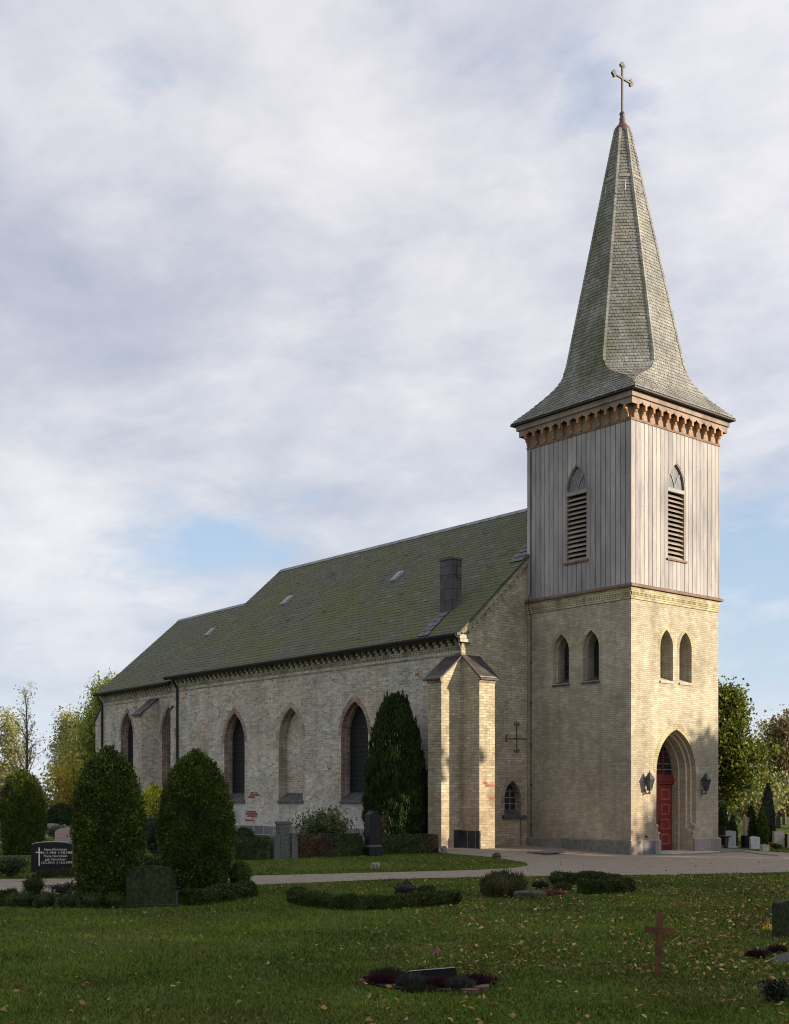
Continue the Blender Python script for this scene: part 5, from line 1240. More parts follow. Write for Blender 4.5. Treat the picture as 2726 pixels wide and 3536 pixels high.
# the tall shaggy cypress against the nave wall: leaders on a spindle
cy = [(.1, .95), (.6, 1.07), (1.3, 1.14), (2.1, 1.14), (2.9, 1.05), (3.65, .92), (4.3, .80), (4.65, .70), (5.0, .58), (5.4, .44), (5.7, .28), (5.85, .06)]
c0 = clipped('cypress', -4.95, 7.45, cy, 4200, .15, .028, 'dark_cypress', 'tall shaggy dark cypress in front of the nave wall', 'tree', None, seed=31, lump=.06, upw=2.4, shag=.06, core=.86, lk=9)
rg = np.random.default_rng(77); C = []; A_ = []
for k in range(110):                                        # separate leaders breaking the outline
    zt = rg.uniform(.8, 5.55); a = rg.uniform(0, 2*np.pi); rr = np.interp(zt, [p[0] for p in cy], [p[1] for p in cy])*rg.uniform(.85, 1.10)
    m_ = 130; t = rg.uniform(0, 1, m_); r2 = .10*(1-t*.9)
    C.append(np.stack([math.cos(a)*rr+rg.normal(0, 1, m_)*r2, math.sin(a)*rr+rg.normal(0, 1, m_)*r2, zt-.35+t*.85], 1))
C = np.concatenate(C); V, F = leaves(C, np.array([0, 0, 1.6])+rg.normal(0, .4, C.shape), rg, .14, .028, .15); arr_mesh('leader_shoots', V, [F], 'dark_cypress', parent=c0)
# golden and dark shrubs seen between the two big yews
def goldyew(x, y, h, r, seed, label):
    b = clipped('golden_yew', x, y, egg(h, r, .45, 3.2, .7), 1500, .13, .045, 'gold_yew', label, 'shrub', 'golden yews below the chancel windows', seed=seed, upw=1.4, shag=.06, lump=.10, lk=7); return b
goldyew(-13.0, 11.7, 2.25, .50, 41, 'golden yew with yellow tips under the chancel buttress, left of two')
goldyew(-11.75, 11.9, 2.30, .42, 42, 'golden yew half hidden behind the broad clipped yew, right of two')
bush('evergreen_shrub', -16.3, 5.6, 1.55, 1.25, 3400, .12, .05, 'grey_shrub', 'dark glossy evergreen shrub filling the gap between the two big yews', seed=43)
bush('berberis', -17.3, 2.6, .8, 1.2, 1800, .07, .045, 'rust_shrub', 'low reddish brown shrub between the two big yews', seed=44)
bush('low_shrub', -18.9, 1.2, .55, 1.0, 1500, .06, .035, 'green_hedge', 'low green shrub above the dry grass clump', seed=45)
tuft('dry_grass', -20.6, -2.2, .42, .75, 500, 'dry_grass', 'tuft of pale dry ornamental grass behind the green headstone', 'plant', seed=46)
# low bed planting and hedging around the near left grave
clipped('box_ball', -24.45, -3.69, egg(.42, .22, .5, 2.2, .6, .0), 3500, .045, .026, 'box', 'small round box ball on the edge of the gravel path', 'shrub', None, seed=47, trunk=False)
clipped('box_ball', -19.85, -4.6, egg(.62, .25, .5, 2.2, .8, .0), 3500, .045, .026, 'yew', 'dark clipped ball at the right foot of the broad yew', 'shrub', None, seed=48, trunk=False)
for k, (x, y, h, r_, lb) in enumerate(((-24.05, -4.3, .30, .42, 'blue green low juniper behind the box ball'), (-24.1, -5.4, .42, .62, 'dark low conifer spreading at the foot of the nearer yew'))):
    bush('low_conifer', x, y, h, r_*2, 900, .05, .03, 'dark_cypress' if k else 'grey_shrub', lb, seed=50+k, stems=8)
tuft('orange_flower', -24.55, -4.75, .28, .20, 40, 'rust_shrub', 'small plant with an orange flower in front of the low conifers', 'plant', seed=53)
NB_ = [(-26.35, -4.75), (-26.1, -5.35), (-25.85, -5.95), (-25.55, -6.55), (-25.25, -7.1), (-24.9, -7.5), (-24.55, -7.75), (-24.3, -7.9)]
hedge('box_hedge', NB_[:3], .36, .26, 3600, .045, .026, 'box', 'scalloped low box hedge sweeping to the left edge of the near bed', group=None, seed=54, hvar=.10)
for k, (x, y) in enumerate(((-25.75, -6.2), (-25.52, -6.62), (-25.25, -7.02), (-24.92, -7.33), (-24.58, -7.58))):
    lb = ('box', ) and ['first', 'second', 'third', 'fourth', 'fifth'][k]+' round box plant from the left in the row before the nearer yew'
    clipped('box_plant', x, y, egg(.29, .19, .5, 2.0, .7, .0), 3200, .042, .025, 'box', lb, 'shrub', 'row of little box plants edging the near bed', seed=55+k, trunk=False)
hedge('box_hedge', [(-23.35, -8.02), (-22.6, -7.75), (-21.8, -7.25), (-21.0, -6.75)], .38, .27, 3400, .045, .026, 'box', 'short straight box hedge running right from the green headstone', seed=61, hvar=.05)
poly_sheet('bed_soil', smooth_poly([(-26.4, -4.9), (-25.8, -6.6), (-24.5, -7.9), (-23.0, -7.9), (-20.9, -6.6), (-19.6, -4.6), (-21.5, -3.9), (-24.0, -3.7)], 1), 'soil', .022, .6)
# hedge line and shrubs along the church path
hedge('hedge', [(-14.75, 3.75), (-14.1, 3.62), (-13.55, 3.5)], .55, .66, 900, .06, .035, 'green_hedge', 'clipped hedge left of the grey granite headstone', seed=62)
hedge('hedge', [(-12.5, 3.7), (-11.6, 3.66), (-10.7, 3.64), (-9.78, 3.62)], .55, .70, 900, .06, .035, 'green_hedge', 'two-tone clipped hedge, brown at its left, between headstone and obelisk', seed=63, mat2='red_hedge', split=(-1, 1.35))
hedge('hedge', [(-9.1, 3.8), (-8.0, 3.7), (-7.0, 3.6), (-6.42, 3.5)], .55, .62, 900, .06, .035, 'green_hedge', 'clipped hedge turning reddish at its right end near the corner buttress', seed=64, mat2='red_hedge', split=(2.0, 9))
clipped('round_shrub', -10.2, 10.0, egg(.75, .38, .5, 2, .8, 0), 1300, .06, .035, 'dark_cypress', 'small dark round shrub at the foot of the nave wall', 'shrub', None, seed=65, trunk=False)
bush('rhododendron', -8.75, 6.9, 1.6, 2.2, 4200, .13, .05, 'rhodo', 'spreading rhododendron under the right nave window', seed=66, stems=14, open_=.55)
bush('rust_shrub', -7.35, 5.6, 1.42, .8, 900, .08, .05, 'rust_shrub', 'reddish brown autumn shrub between the obelisk and the cypress', seed=67, stems=8)
tuft('yellow_plant', -10.1, 4.3, .92, .28, 120, 'yellow_petal', 'small yellow-leaved plant behind the hedge left of the obelisk', 'plant', seed=68, bw=.03)
# left front group
bush('low_shrub', -22.75, 1.55, .55, 1.3, 2200, .06, .035, 'green_hedge', 'low rounded shrub at the left edge by the path kerb', seed=69, stems=12)
hedge('low_hedge', [(-22.2, 1.15), (-21.4, 1.25), (-20.4, 1.6)], .3, .17, 1800, .05, .03, 'green_hedge', 'knee-low clipped edging in front of the black headstone', seed=70)
tuft('heather', -21.7, .72, .10, .5, 120, 'rust_shrub', 'fallen orange leaves and heather at the path kerb', 'plant', seed=71, flat=.4)
bush('evergreen_shrub', -13.9, 18.0, .75, 1.3, 1300, .09, .05, 'grey_shrub', 'dark shrub in front of the marble headstone', seed=72)
clipped('dome_shrub', -11.15, 23.5, egg(1.45, .72, .4, 2.2, .9, 0), 700, .10, .06, 'dark_cypress', 'dark dome-shaped shrub behind the marble headstone', 'shrub', None, seed=73)
clipped('golden_conifer', -10.25, 25.4, egg(1.05, .22, .2, 1.2, .8, 0), 900, .09, .05, 'gold_yew', 'small golden dwarf conifer in front of the dark dome shrub', 'shrub', None, seed=74)
mb = MB(); mb.box(-21.0, 8.0, .15, -18.6, 8.12, .30); setp(mb.build('grave_kerb', 'smooth_granite'), 'low stone grave edging at the foot of the left yew column', 'grave edging')
bush('low_shrub', -17.9, 13.0, .5, .9, 900, .07, .04, 'green_hedge', 'low dark shrub at the left edge below the pink headstone', seed=75)

# mid lawn: curved hedge, low plants
hedge('box_hedge', [(-20.95, -8.35), (-21.3, -9.05), (-21.5, -9.75), (-21.5, -10.4), (-21.25, -10.85), (-20.8, -11.05), (-20.2, -11.08), (-19.5, -11.05), (-18.95, -10.95)], .36, .23, 3600, .042, .025, 'box', 'low box hedge curving round an empty grave on the lawn', seed=81, hvar=.07)
clipped('heather_mound', -18.37, -8.73, egg(.27, .22, .5, 2, .9, 0), 2600, .05, .02, 'dark_plant', 'small dark mound plant above the curved box hedge', 'plant', None, seed=82, trunk=False)
hedge('low_plants', [(-18.05, -8.85), (-17.6, -8.7)], .25, .14, 2200, .05, .025, 'box', 'strip of low green plants right of the dark mound', 'plant', seed=83)
# right bed
clipped('lavender', -17.0, -10.3, egg(.50, .46, .5, 2.0, .85, 0), 2300, .10, .018, 'olive_grass', 'rounded bronze lavender bush left of the lying stone', 'plant', None, seed=84, upw=1.6, shag=.05, trunk=False, lump=.08)
tuft('dark_tuft', -14.9, -9.4, .26, .36, 420, 'dark_plant', 'dark purple tuft between the lavender bush and the box hedge', 'plant', seed=85)
tuft('red_groundcover', -16.05, -10.75, .15, .70, 800, 'red_cover', 'low red groundcover beside the lying stone', 'plant', seed=86, bw=.02)
tuft('bronze_tuft', -14.75, -9.95, .26, .45, 380, 'olive_grass', 'bronze grassy tuft inside the angle of the box hedge', 'plant', seed=87)
hedge('box_hedge', [(-15.35, -10.95), (-14.9, -11.15), (-14.35, -11.35), (-13.95, -11.1), (-13.5, -10.4), (-13.1, -9.7), (-12.75, -9.15), (-13.3, -8.95), (-13.7, -8.85)], .38, .27, 3200, .045, .026, 'box', 'U-shaped box hedge round the right-hand grave bed', seed=88, hvar=.06)
clipped('box_ball', -13.74, -8.87, egg(.34, .20, .5, 2, .7, 0), 3200, .042, .025, 'box', 'box ball at the far corner of the U-shaped hedge', 'shrub', None, seed=89, trunk=False)

# ------------------------------------------------------------------ headstones and small things
def stone(name, x, y, wdt, th, h, rz, mat, label, group=None, arch=0.0, shoulder=0.0, base=None, bevel=.012, lean=0.0, cat='headstone'):
    root = empty(name, (x, y, float(gz(x, y))), label, cat, group, rz); mb = MB(); hw = wdt/2
    if shoulder: pts = [(-hw, -.1), (hw, -.1), (hw, h-arch-shoulder)] + [(hw-shoulder*.35*math.sin(t), h-arch-shoulder+shoulder*.55*(1-math.cos(t))) for t in (.5, 1.0, 1.5)] + [((hw-shoulder*.5)*math.cos(t), h-arch-shoulder*.35+(arch+shoulder*.35)*math.sin(t)) for t in np.linspace(.35, math.pi-.35, 9)] + [(-hw+shoulder*.35*math.sin(t), h-arch-shoulder+shoulder*.55*(1-math.cos(t))) for t in (1.5, 1.0, .5)] + [(-hw, h-arch-shoulder)]
    else: pts = [(-hw, -.1), (hw, -.1), (hw, h-arch)] + ([(hw*math.cos(t), h-arch+arch*math.sin(t)) for t in np.linspace(.12, math.pi-.12, 11)] if arch else [(hw, h), (-hw, h)][0:2]) + [(-hw, h-arch)]
    if not arch and not shoulder: pts = [(-hw, -.1), (hw, -.1), (hw, h), (-hw, h)]
    mb.prism(pts, lambda u, v, d: (u, d, v), -th/2, th/2); o = mb.build('slab', mat, root, bevel=bevel); o.rotation_euler = (lean, 0, 0)
    if base: mb = MB(); mb.box(-hw-.06, -th/2-.06, -.1, hw+.06, th/2+.06, base); mb.build('base', mat, root, bevel=.01)
    return root
FACE = -YAW                                            # stones face the path, roughly towards the viewer
t = stone('headstone', -21.28, 2.36, 1.04, .16, .80, FACE+.26, 'black_granite', 'black polished headstone with a white cross and gilt inscription', arch=.07)
mb = MB(); mb.box(-.335, -.088, .17, -.305, -.081, .66); mb.box(-.41, -.0875, .52, -.25, -.0812, .545); mb.build('engraved_cross', 'gold_letter', t)
fc = bpy.data.curves.new('inscription', 'FONT'); fc.body = "Hans Hinrichsen\n* 25.11.1904  † 9.8.1988\nMarie Hinrichsen\ngeb. Hinrichsen\n* 18.2.1910  † 12.5.1993"; fc.size = .088; fc.align_x = 'CENTER'; fc.space_line = 1.0; fc.extrude = .002
fo0 = bpy.data.objects.new('inscription', fc); COL.objects.link(fo0); bpy.context.view_layer.update()
fme = bpy.data.meshes.new_from_object(fo0.evaluated_get(bpy.context.evaluated_depsgraph_get())); bpy.data.objects.remove(fo0)
fo = bpy.data.objects.new('inscription', fme); COL.objects.link(fo); fo.parent = t; fo.location = (.10, -.084, .575); fo.rotation_euler = (R(90), 0, 0); fme.materials.clear(); fme.materials.append(M['gold_letter'])
mb = MB(); pts = [(.5*math.cos(a)*1.0, .73+.07*math.sin(a)) for a in np.linspace(.12, math.pi-.12, 12)]
mb.prism(pts+[(u, v+.015) for u, v in reversed(pts)], lambda u, v, d: (u, d, v), -.082, .082); mb.build('top_edge', 'zinc', t)
t = stone('headstone', -23.9, -7.75, .92, .18, .78, FACE+.23, 'green_stone', 'broad lichen-covered green headstone with a curved top, seen from behind', arch=.06, shoulder=.12, base=.05)
# three-part rough granite stone
t = empty('headstone', (-13.04, 3.40, float(gz(-13.04, 3.4))), 'grey rough-hewn granite headstone with a tall middle and low wings', 'headstone', None, -.10)
mb = MB(); mb.box(-.20, -.13, -.1, .20, .13, 1.10); mb.build('middle_block', 'rough_granite', t, bevel=.012)
mb = MB(); mb.box(-.22, -.15, 1.10, .22, .15, 1.19); mb.build('top_cap', 'smooth_granite', t, bevel=.01)
for sx in (-1, 1):
    mb = MB(); mb.prism([(sx*.205, -.1), (sx*.42, -.1), (sx*.42, .70), (sx*.34, .80), (sx*.205, .80)], lambda u, v, d: (u, d, v), -.19, .16); mb.build('side_wing', 'smooth_granite', t, bevel=.012)
# black obelisk-shaped stone
t = empty('obelisk', (-9.45, 3.30, float(gz(-9.45, 3.3))), 'tall narrow black gravestone pillar between the hedges', 'headstone', None, -.10)
mb = MB(); mb.box(-.28, -.22, -.1, .28, .22, .30); mb.build('base', 'black_basalt', t, bevel=.01)
mb = MB(); mb.box(-.25, -.19, .30, .25, .19, .36); mb.build('base_step', 'smooth_granite', t, bevel=.008)
mb = MB(); mb.prism([(-.23, .36), (.23, .36), (.215, 1.38), (.12, 1.42), (.09, 1.50), (-.09, 1.50), (-.12, 1.42), (-.215, 1.38)], lambda u, v, d: (u, d, v), -.16, .16); mb.build('shaft', 'black_basalt', t, bevel=.01)
# wooden cross
t = empty('grave_cross', (-24.0, -19.72, 0), 'plain varnished wooden grave cross on the front lawn', 'cross', None, FACE-.10); t.rotation_euler = (R(-2), R(6), -.03)
mb = MB(); mb.box(-.037, -.022, -.08, .037, .022, .75); mb.build('upright', 'cross_wood', t, bevel=.003)
mb = MB(); mb.box(-.25, -.024, .50, .25, .019, .58); mb.build('crossbar', 'cross_wood', t, bevel=.003)
# right edge grave
stone('headstone', -19.25, -18.44, .50, .16, .56, FACE+.55, 'green_stone', 'dark mossy headstone cut by the right edge of the lawn', arch=.05)
tuft('pansy', -18.62, -17.72, .13, .22, 60, 'yellow_petal', 'clump of yellow pansies left of the dark mossy headstone', 'plant', seed=91, bw=.035)
tuft('heather', -21.67, -19.48, .17, .26, 420, 'heather', 'crimson heather cushion at the right edge, left of the curved slab', 'plant', seed=92)
tuft('heather', -21.05, -19.40, .17, .24, 380, 'heather', 'crimson heather cushion behind the curved slab at the right edge', 'plant', seed=93)
tuft('silver_plant', -21.38, -19.42, .13, .16, 220, 'silver_plant', 'silvery green plant between the two crimson heathers', 'plant', seed=94)
mb = MB(); mb.prism([(-.34, -.05)]+[(-.34*math.cos(a), .13*math.sin(a)) for a in np.linspace(0, math.pi, 12)]+[(.34, -.05)], lambda u, v, d: (u, d, v), -.07, .07)
o = mb.build('grave_slab', 'smooth_granite', None, bevel=.01); o.location = (-21.55, -19.98, 0); o.rotation_euler = (R(-20), 0, FACE+.3); M_ = setp(o, 'low grey grave slab with an arched back at the right edge', 'headstone')
bush('dark_bush', -24.45, -21.55, .24, .46, 700, .045, .026, 'dark_plant', 'small dark shrub in the lower right corner', seed=95, stems=8)
# front grave bed
bed = smooth_poly([(-26.85, -17.85), (-26.3, -17.6), (-25.8, -17.65), (-25.85, -18.2), (-26.05, -18.9), (-26.4, -19.05), (-26.75, -18.8), (-26.93, -18.3)], 2)
poly_sheet('bed_soil', bed, 'soil', .02, .4)
rg = np.random.default_rng(5)
for k, (u, r_) in enumerate(((.02, .16), (.07, .13), (.60, .17), (.66, .14), (.53, .12))):
    pass
def edging_stone(x, y, a, L, k, lb):
    mb = MB(); rr = random.Random(k); pts = [(math.cos(q)*L*(.9+.2*rr.random()), math.sin(q)*.07*(.8+.4*rr.random())) for q in np.linspace(0, 2*math.pi, 9)[:-1]]
    mb.prism(pts, lambda u, v, d: (u, v, d), -.05, .045); o = mb.build('edging_stone', 'edging', None, bevel=.012); o.location = (x, y, 0); o.rotation_euler = (0, 0, a); setp(o, lb, 'edging stone', 'pinkish stones edging the front grave')
edging_stone(-26.86, -17.92, .6, .13, 1, 'pink edging stone at the left tip of the front grave bed')
edging_stone(-26.62, -17.72, .5, .12, 2, 'pink edging stone just behind the left tip of the front grave bed')
edging_stone(-26.20, -19.10, .3, .14, 3, 'pink edging stone at the right tip of the front grave bed')
edging_stone(-26.45, -19.18, -.2, .11, 4, 'half-buried pink edging stone near the right front of the grave bed')
mb = MB(); mb.prism([(-.30, -.05), (.30, -.05), (.30, .145), (-.30, .145)], lambda u, v, d: (u, d, v), -.035, .035); o = mb.build('grave_marker', 'matte_black', None, bevel=.004); o.location = (-26.25, -18.38, 0); o.rotation_euler = (R(-24), 0, FACE+.52)
setp(o, 'low black polished grave marker in the front bed', 'grave marker')
mb = MB(); mb.box(-.30, -.036, .146, .30, .036, .154); mb.build('top_edge', 'grey_granite', o)
for k, (x, y, h, w_, m_, nm, lb) in enumerate((
    (-26.70, -18.02, .15, .30, 'heather', 'heather', 'dark red heather at the left end of the front bed'),
    (-26.60, -18.42, .17, .24, 'silver_plant', 'silver_plant', 'silvery heather left of the black grave marker'),
    (-26.42, -18.62, .14, .26, 'heather', 'heather', 'dark red heather directly before the black grave marker'),
    (-26.30, -18.85, .15, .24, 'silver_plant', 'silver_plant', 'silvery heather right before the black grave marker'),
    (-25.95, -18.75, .15, .34, 'heather', 'heather', 'dark red heather at the right end of the front bed'),
    (-26.15, -18.10, .16, .34, 'dark_plant', 'heather', 'dark brown heather behind the black grave marker'),
    (-26.45, -17.80, .16, .30, 'dark_plant', 'heather', 'dark brown heather at the back left of the front bed'),
    (-26.75, -18.70, .09, .30, 'dark_plant', 'heather', 'flat dark heather at the front rim of the bed'))):
    tuft(nm, x, y, h*1.1, w_*1.5, 900, m_, lb, 'plant', 'heathers planted on the front grave', seed=100+k, bw=.009)
fl = empty('rose', (-25.95, -18.1, 0), 'single pink flower on a thin stem above the front grave bed', 'flower')
mb = MB(); mb.tube([(0, 0, 0), (.01, .0, .14), (0, .01, .29)], .004, 5); mb.add([(0, 0, .12), (.05, .01, .16), (.06, .02, .145), (.03, -.01, .12)]); mb.build('stem', 'green_hedge', fl)
rg = np.random.default_rng(8); C = np.array([0, .01, .30])+rg.normal(0, .012, (26, 3)); V, F = leaves(C, rg.normal(0, 1, (26, 3)), rg, .03, .026, .2); arr_mesh('blossom', V, [F], 'pink_petal', parent=fl)
# loose stones
def rock(x, y, sx, sy, sz, seed, mat, label, name='boulder', rz=0.0):
    bm = bmesh.new(); bmesh.ops.create_icosphere(bm, subdivisions=3, radius=1); rr = np.random.default_rng(seed); a, b = rr.uniform(0, 6, 3), rr.uniform(1.5, 3.2, 3)
    for v in bm.verts:
        p = v.co; k = 1+.14*math.sin(p.x*b[0]+a[0])*math.cos(p.y*b[1]+a[1])+.10*math.sin(p.z*b[2]*1.4+a[2])
        q = p*k; q = Vector((math.copysign(abs(q.x)**.8, q.x), math.copysign(abs(q.y)**.8, q.y), math.copysign(abs(q.z)**.75, q.z))); v.co = Vector((q.x*sx, q.y*sy, q.z*sz))
    me = bpy.data.meshes.new(name); bm.to_mesh(me); bm.free(); me.materials.append(M[mat])
    o = bpy.data.objects.new(name, me); COL.objects.link(o); o.location = (x, y, float(gz(x, y))+sz*.55); o.rotation_euler = (0, 0, rz); return setp(o, label, 'stone')
rock(-12.5, -.55, .15, .12, .11, 3, 'boulder', 'fist-sized grey fieldstone lying on the strip of lawn')
rock(-6.45, 3.05, .10, .12, .17, 4, 'boulder', 'pale upright stone at the end of the reddish hedge')
rock(-5.74, 1.17, .145, .12, .12, 6, 'mossy_rock', 'square mossy boundary stone at the tip of the lawn', rz=FACE)
rock(-17.0, -11.1, .36, .17, .11, 7, 'mossy_rock', 'long flat mossy stone lying in front of the red groundcover', rz=FACE+.1)
mb = MB(); mb.box(-.55, -.45, 0, .55, .45, .045); o = mb.build('cellar_plate', 'steel_plate', None, bevel=.008); o.location = (-2.65, 1.75, float(gz(-2.65, 1.75))+.03); o.rotation_euler = (0, 0, .05); setp(o, 'flat blue-grey metal plate set in the gravel before the gable', 'metal plate')
# bench end peeping out behind the tower
t = empty('park_bench', (7.0, 1.35, .1), 'dark wooden bench end showing beside the right corner of the tower', 'bench', None, 1.57)
mb = MB(); mb.box(-.7, -.2, .40, .7, .2, .45); mb.build('seat', 'bench_wood', t)
mb = MB(); mb.box(-.7, .2, .5, .7, .25, .85); mb.build('backrest', 'bench_wood', t)
for sx in (-.55, .55): mb = MB(); mb.prism([(-.12, -.05), (.06, -.05), (.12, .40), (-.18, .40)], lambda u, v, d: (d, u, v), sx-.04, sx+.04); mb.build('leg', 'bench_wood', t)

# wall lanterns
def lantern(x, label):
    t = empty('wall_lantern', (x, 0, 0), label, 'lantern', 'lanterns either side of the church door')
    yc = -.20; mb = MB()
    def sq(z, r): return [(-r, yc-r, z), (r, yc-r, z), (r, yc+r, z), (-r, yc+r, z)]
    def fr(A, B):
        for k in range(4): mb.add([A[k], A[(k+1) % 4], B[(k+1) % 4], B[k]])
    mb.tube([(0, yc, 3.00), (0, yc, 3.03), (0, yc, 3.10)], [.028, .03, .004], 8); fr(sq(2.98, .035), sq(3.01, .03))
    fr(sq(2.80, .138), sq(2.96, .05)); fr(sq(2.96, .055), sq(2.985, .06)); fr(sq(2.77, .138), sq(2.80, .138)); mb.add(list(reversed(sq(2.77, .138)))); fr(sq(2.985, .06), sq(3.0, .02))
    mb.build('roof', 'lantern_metal', t)
    mb = MB(); A, B = sq(2.40, .052), sq(2.77, .118); fr(A, B); mb.add(A); mb.build('glass', 'lantern_glass', t)
    mb = MB()
    for k in range(4): mb.tube([sq(2.39, .056)[k], sq(2.77, .124)[k]], .011, 5)
    mb.box(-.08, yc-.08, 2.36, .08, yc+.08, 2.40); mb.build('frame', 'lantern_metal', t)
    mb = MB(); mb.lathe([(.0, 2.22), (.03, 2.24), (.045, 2.28), (.03, 2.32), (.05, 2.36)], (0, yc, 0), 10); mb.tube([(0, yc, 2.30), (0, yc+.08, 2.24), (0, yc+.15, 2.26), (0, -.005, 2.33)], .022, 6); mb.box(-.05, -.02, 2.22, .05, -.003, 2.42); mb.build('bracket', 'lantern_bracket', t)
lantern(.82, 'dark tapering lantern on the wall left of the red door')
lantern(4.28, 'dark tapering lantern on the wall right of the red door')

# churchyard to the right of the tower
G_H = 'headstones right of the tower'; G_T = 'slender dark cypresses right of the tower'
for k, (x, y, h, r_, mt, lb) in enumerate(((8.95, 2.3, 1.85, .24, 'dark_cypress', 'narrow dark cypress touching the right corner of the tower'), (8.3, 1.35, 1.35, .19, 'dark_cypress', 'short narrow cypress between the grey headstone and the pink pillar'),
    (10.45, 1.9, 1.70, .23, 'dark_cypress', 'left cypress of the close pair beside the white headstone'), (10.62, 1.45, 1.72, .25, 'yew', 'right cypress of the close pair beside the white headstone'), (11.5, 1.75, 2.65, .30, 'grey_shrub', 'tallest bluish cypress at the right of the churchyard'))):
    clipped('narrow_cypress', x, y, egg(h, r_, .3, 1.6, .85, .0), 1500, .10, .05, mt, lb, 'tree', G_T, seed=120+k, upw=1.3)
stone('headstone', 7.83, 1.15, .46, .14, .70, -.5, 'grey_granite', 'smooth grey headstone with a gently curved top near the tower', G_H, arch=.06, base=.06)
t = empty('grave_pillar', (10.3, 2.0, .08), 'tall pinkish stone pillar on a plinth behind the white headstone', 'headstone', G_H, -.5)
mb = MB(); mb.box(-.14, -.12, .38, .14, .12, 1.18); mb.build('shaft', 'pink_granite', t, bevel=.01); mb = MB(); mb.box(-.2, -.18, -.1, .2, .18, .38); mb.build('base', 'smooth_granite', t, bevel=.01)
stone('headstone', 8.55, .85, .30, .3, .50, -.5, 'black_granite', 'low black stone block left of the white headstone', G_H)
stone('headstone', 8.28, .28, .40, .14, .50, -.5, 'white_marble', 'small white rounded headstone in front of the cypress pair', G_H, arch=.05)
stone('headstone', 10.5, .60, .44, .14, .66, -.45, 'cream_stone', 'cream coloured headstone below the tallest cypress', G_H, base=.05)
stone('headstone', 10.55, .15, .14, .3, .56, -.5, 'black_granite', 'narrow black stone edge between cream and white headstones', G_H)
stone('headstone', 10.2, -.30, .46, .14, .64, -.45, 'white_marble', 'white headstone cut by the right edge of the photograph', G_H, arch=.05)
bush('chrysanthemum', 10.05, .62, .26, .30, 300, .05, .045, 'orange_petal', 'orange flowering plant at the foot of the tallest cypress', 'plant', seed=131, stems=6)
bush('low_mound', 8.75, -.42, .24, .62, 700, .06, .035, 'green_hedge', 'low green mound plant before the cream headstone', 'plant', seed=132)
t = stone('planter', 6.55, -1.30, .26, .26, .26, -.5, 'cream_stone', 'small square stone planter at the edge of the far lawn', None, cat='planter')
# churchyard beyond the left yews
G_L = 'headstones in the far left churchyard'
stone('headstone', -13.3, 19.94, .66, .14, .62, FACE+.1, 'marble', 'grey streaked marble headstone between the left yews', G_L, arch=.05)
stone('headstone', -14.45, 16.0, .82, .20, .58, FACE+.1, 'pink_granite', 'rounded pink granite headstone beside the nearer yew', G_L, arch=.16)
stone('headstone', -14.2, 23.2, .50, .14, .62, FACE, 'cream_stone', 'pale headstone at the far left edge, upper of two', G_L)
stone('headstone', -17.05, 16.15, .50, .16, .44, FACE, 'pink_granite', 'low pinkish headstone at the left edge, lower of two', G_L)

# ------------------------------------------------------------------ trees
def pol(px_lat, dep):                                    # lateral metres right of the view axis, metres ahead
    return (CAMX+CS*dep+CC*px_lat, CAMY+CC*dep-CS*px_lat)
G_B = 'autumn trees behind the churchyard'
x, y = pol(17.2, 66); tree('maple', x, y, 6.2, 'green and yellow maple rising behind the right corner of the tower', 'maple_leaf', seed=201, nleaf=38000, ln=.19, wd=.16, sig=.36, base=.12, spread=.50, n1=24, n2=7, n3=5, trunk_r=.24)
x, y = pol(23.2, 74); tree('tree', x, y, 5.6, 'brown-leaved thin tree right of the maple', 'brown_leaf', group=G_B, seed=202, nleaf=3400, ln=.2, wd=.15, sig=.3, base=.14, spread=.38, n1=16, n2=5, n3=4, trunk_r=.13, up=.9)
x, y = pol(25.5, 80); tree('tree', x, y, 6.2, 'rust-coloured open tree at the right edge', 'brown_leaf', group=G_B, seed=203, nleaf=3600, ln=.2, wd=.15, sig=.32, base=.12, spread=.38, n1=18, n2=5, n3=4, trunk_r=.13, up=.9)
x, y = pol(24.5, 92); tree('tree', x, y, 6.8, 'tall pale green tree behind the brown trees at the right', 'olive_leaf', group=G_B, seed=204, nleaf=3600, ln=.2, wd=.15, sig=.35, base=.3, spread=.34, n1=16, n2=5, n3=4, trunk_r=.15, up=.9)
x, y = pol(28.2, 92); tree('tree', x, y, 6.6, 'pale thin-leaved tree rising at the right edge', 'olive_leaf', group=G_B, seed=214, nleaf=2600, ln=.2, wd=.15, sig=.35, base=.3, spread=.30, n1=16, n2=5, n3=4, trunk_r=.15, up=.9)
x, y = pol(20.6, 70); bush('shrub', x, y, 4.0, 5.5, 2600, .22, .16, 'olive_leaf', 'loose yellowish undergrowth below the maple', seed=205, stems=16)
x, y = pol(25.0, 73); bush('shrub', x, y, 3.4, 5.0, 2000, .22, .16, 'yellow_leaf', 'loose yellow undergrowth behind the tallest cypress', seed=206, stems=16)
# left background
x, y = pol(-23.6, 78); tree('bare_tree', x, y, 8.4, 'nearly bare thin tree standing above the left yew column', 'olive_leaf', group=G_B, seed=207, nleaf=450, ln=.14, wd=.08, sig=.2, base=.34, spread=.20, n1=22, n2=5, n3=4, trunk_r=.14, up=1.3)
x, y = pol(-26.5, 84); tree('tree', x, y, 6.6, 'thin-leaved pale tree at the left edge', 'olive_leaf', group=G_B, seed=208, nleaf=5000, ln=.18, wd=.10, sig=.3, base=.12, spread=.36, n1=18, n2=5, n3=4, trunk_r=.12, up=.9, bark='pale_bark')
x, y = pol(-24.6, 92); tree('tree', x, y, 7.0, 'thin-leaved pale tree behind the bare tree', 'olive_leaf', group=G_B, seed=209, nleaf=5000, ln=.18, wd=.10, sig=.3, base=.12, spread=.34, n1=18, n2=5, n3=4, trunk_r=.12, up=.9)
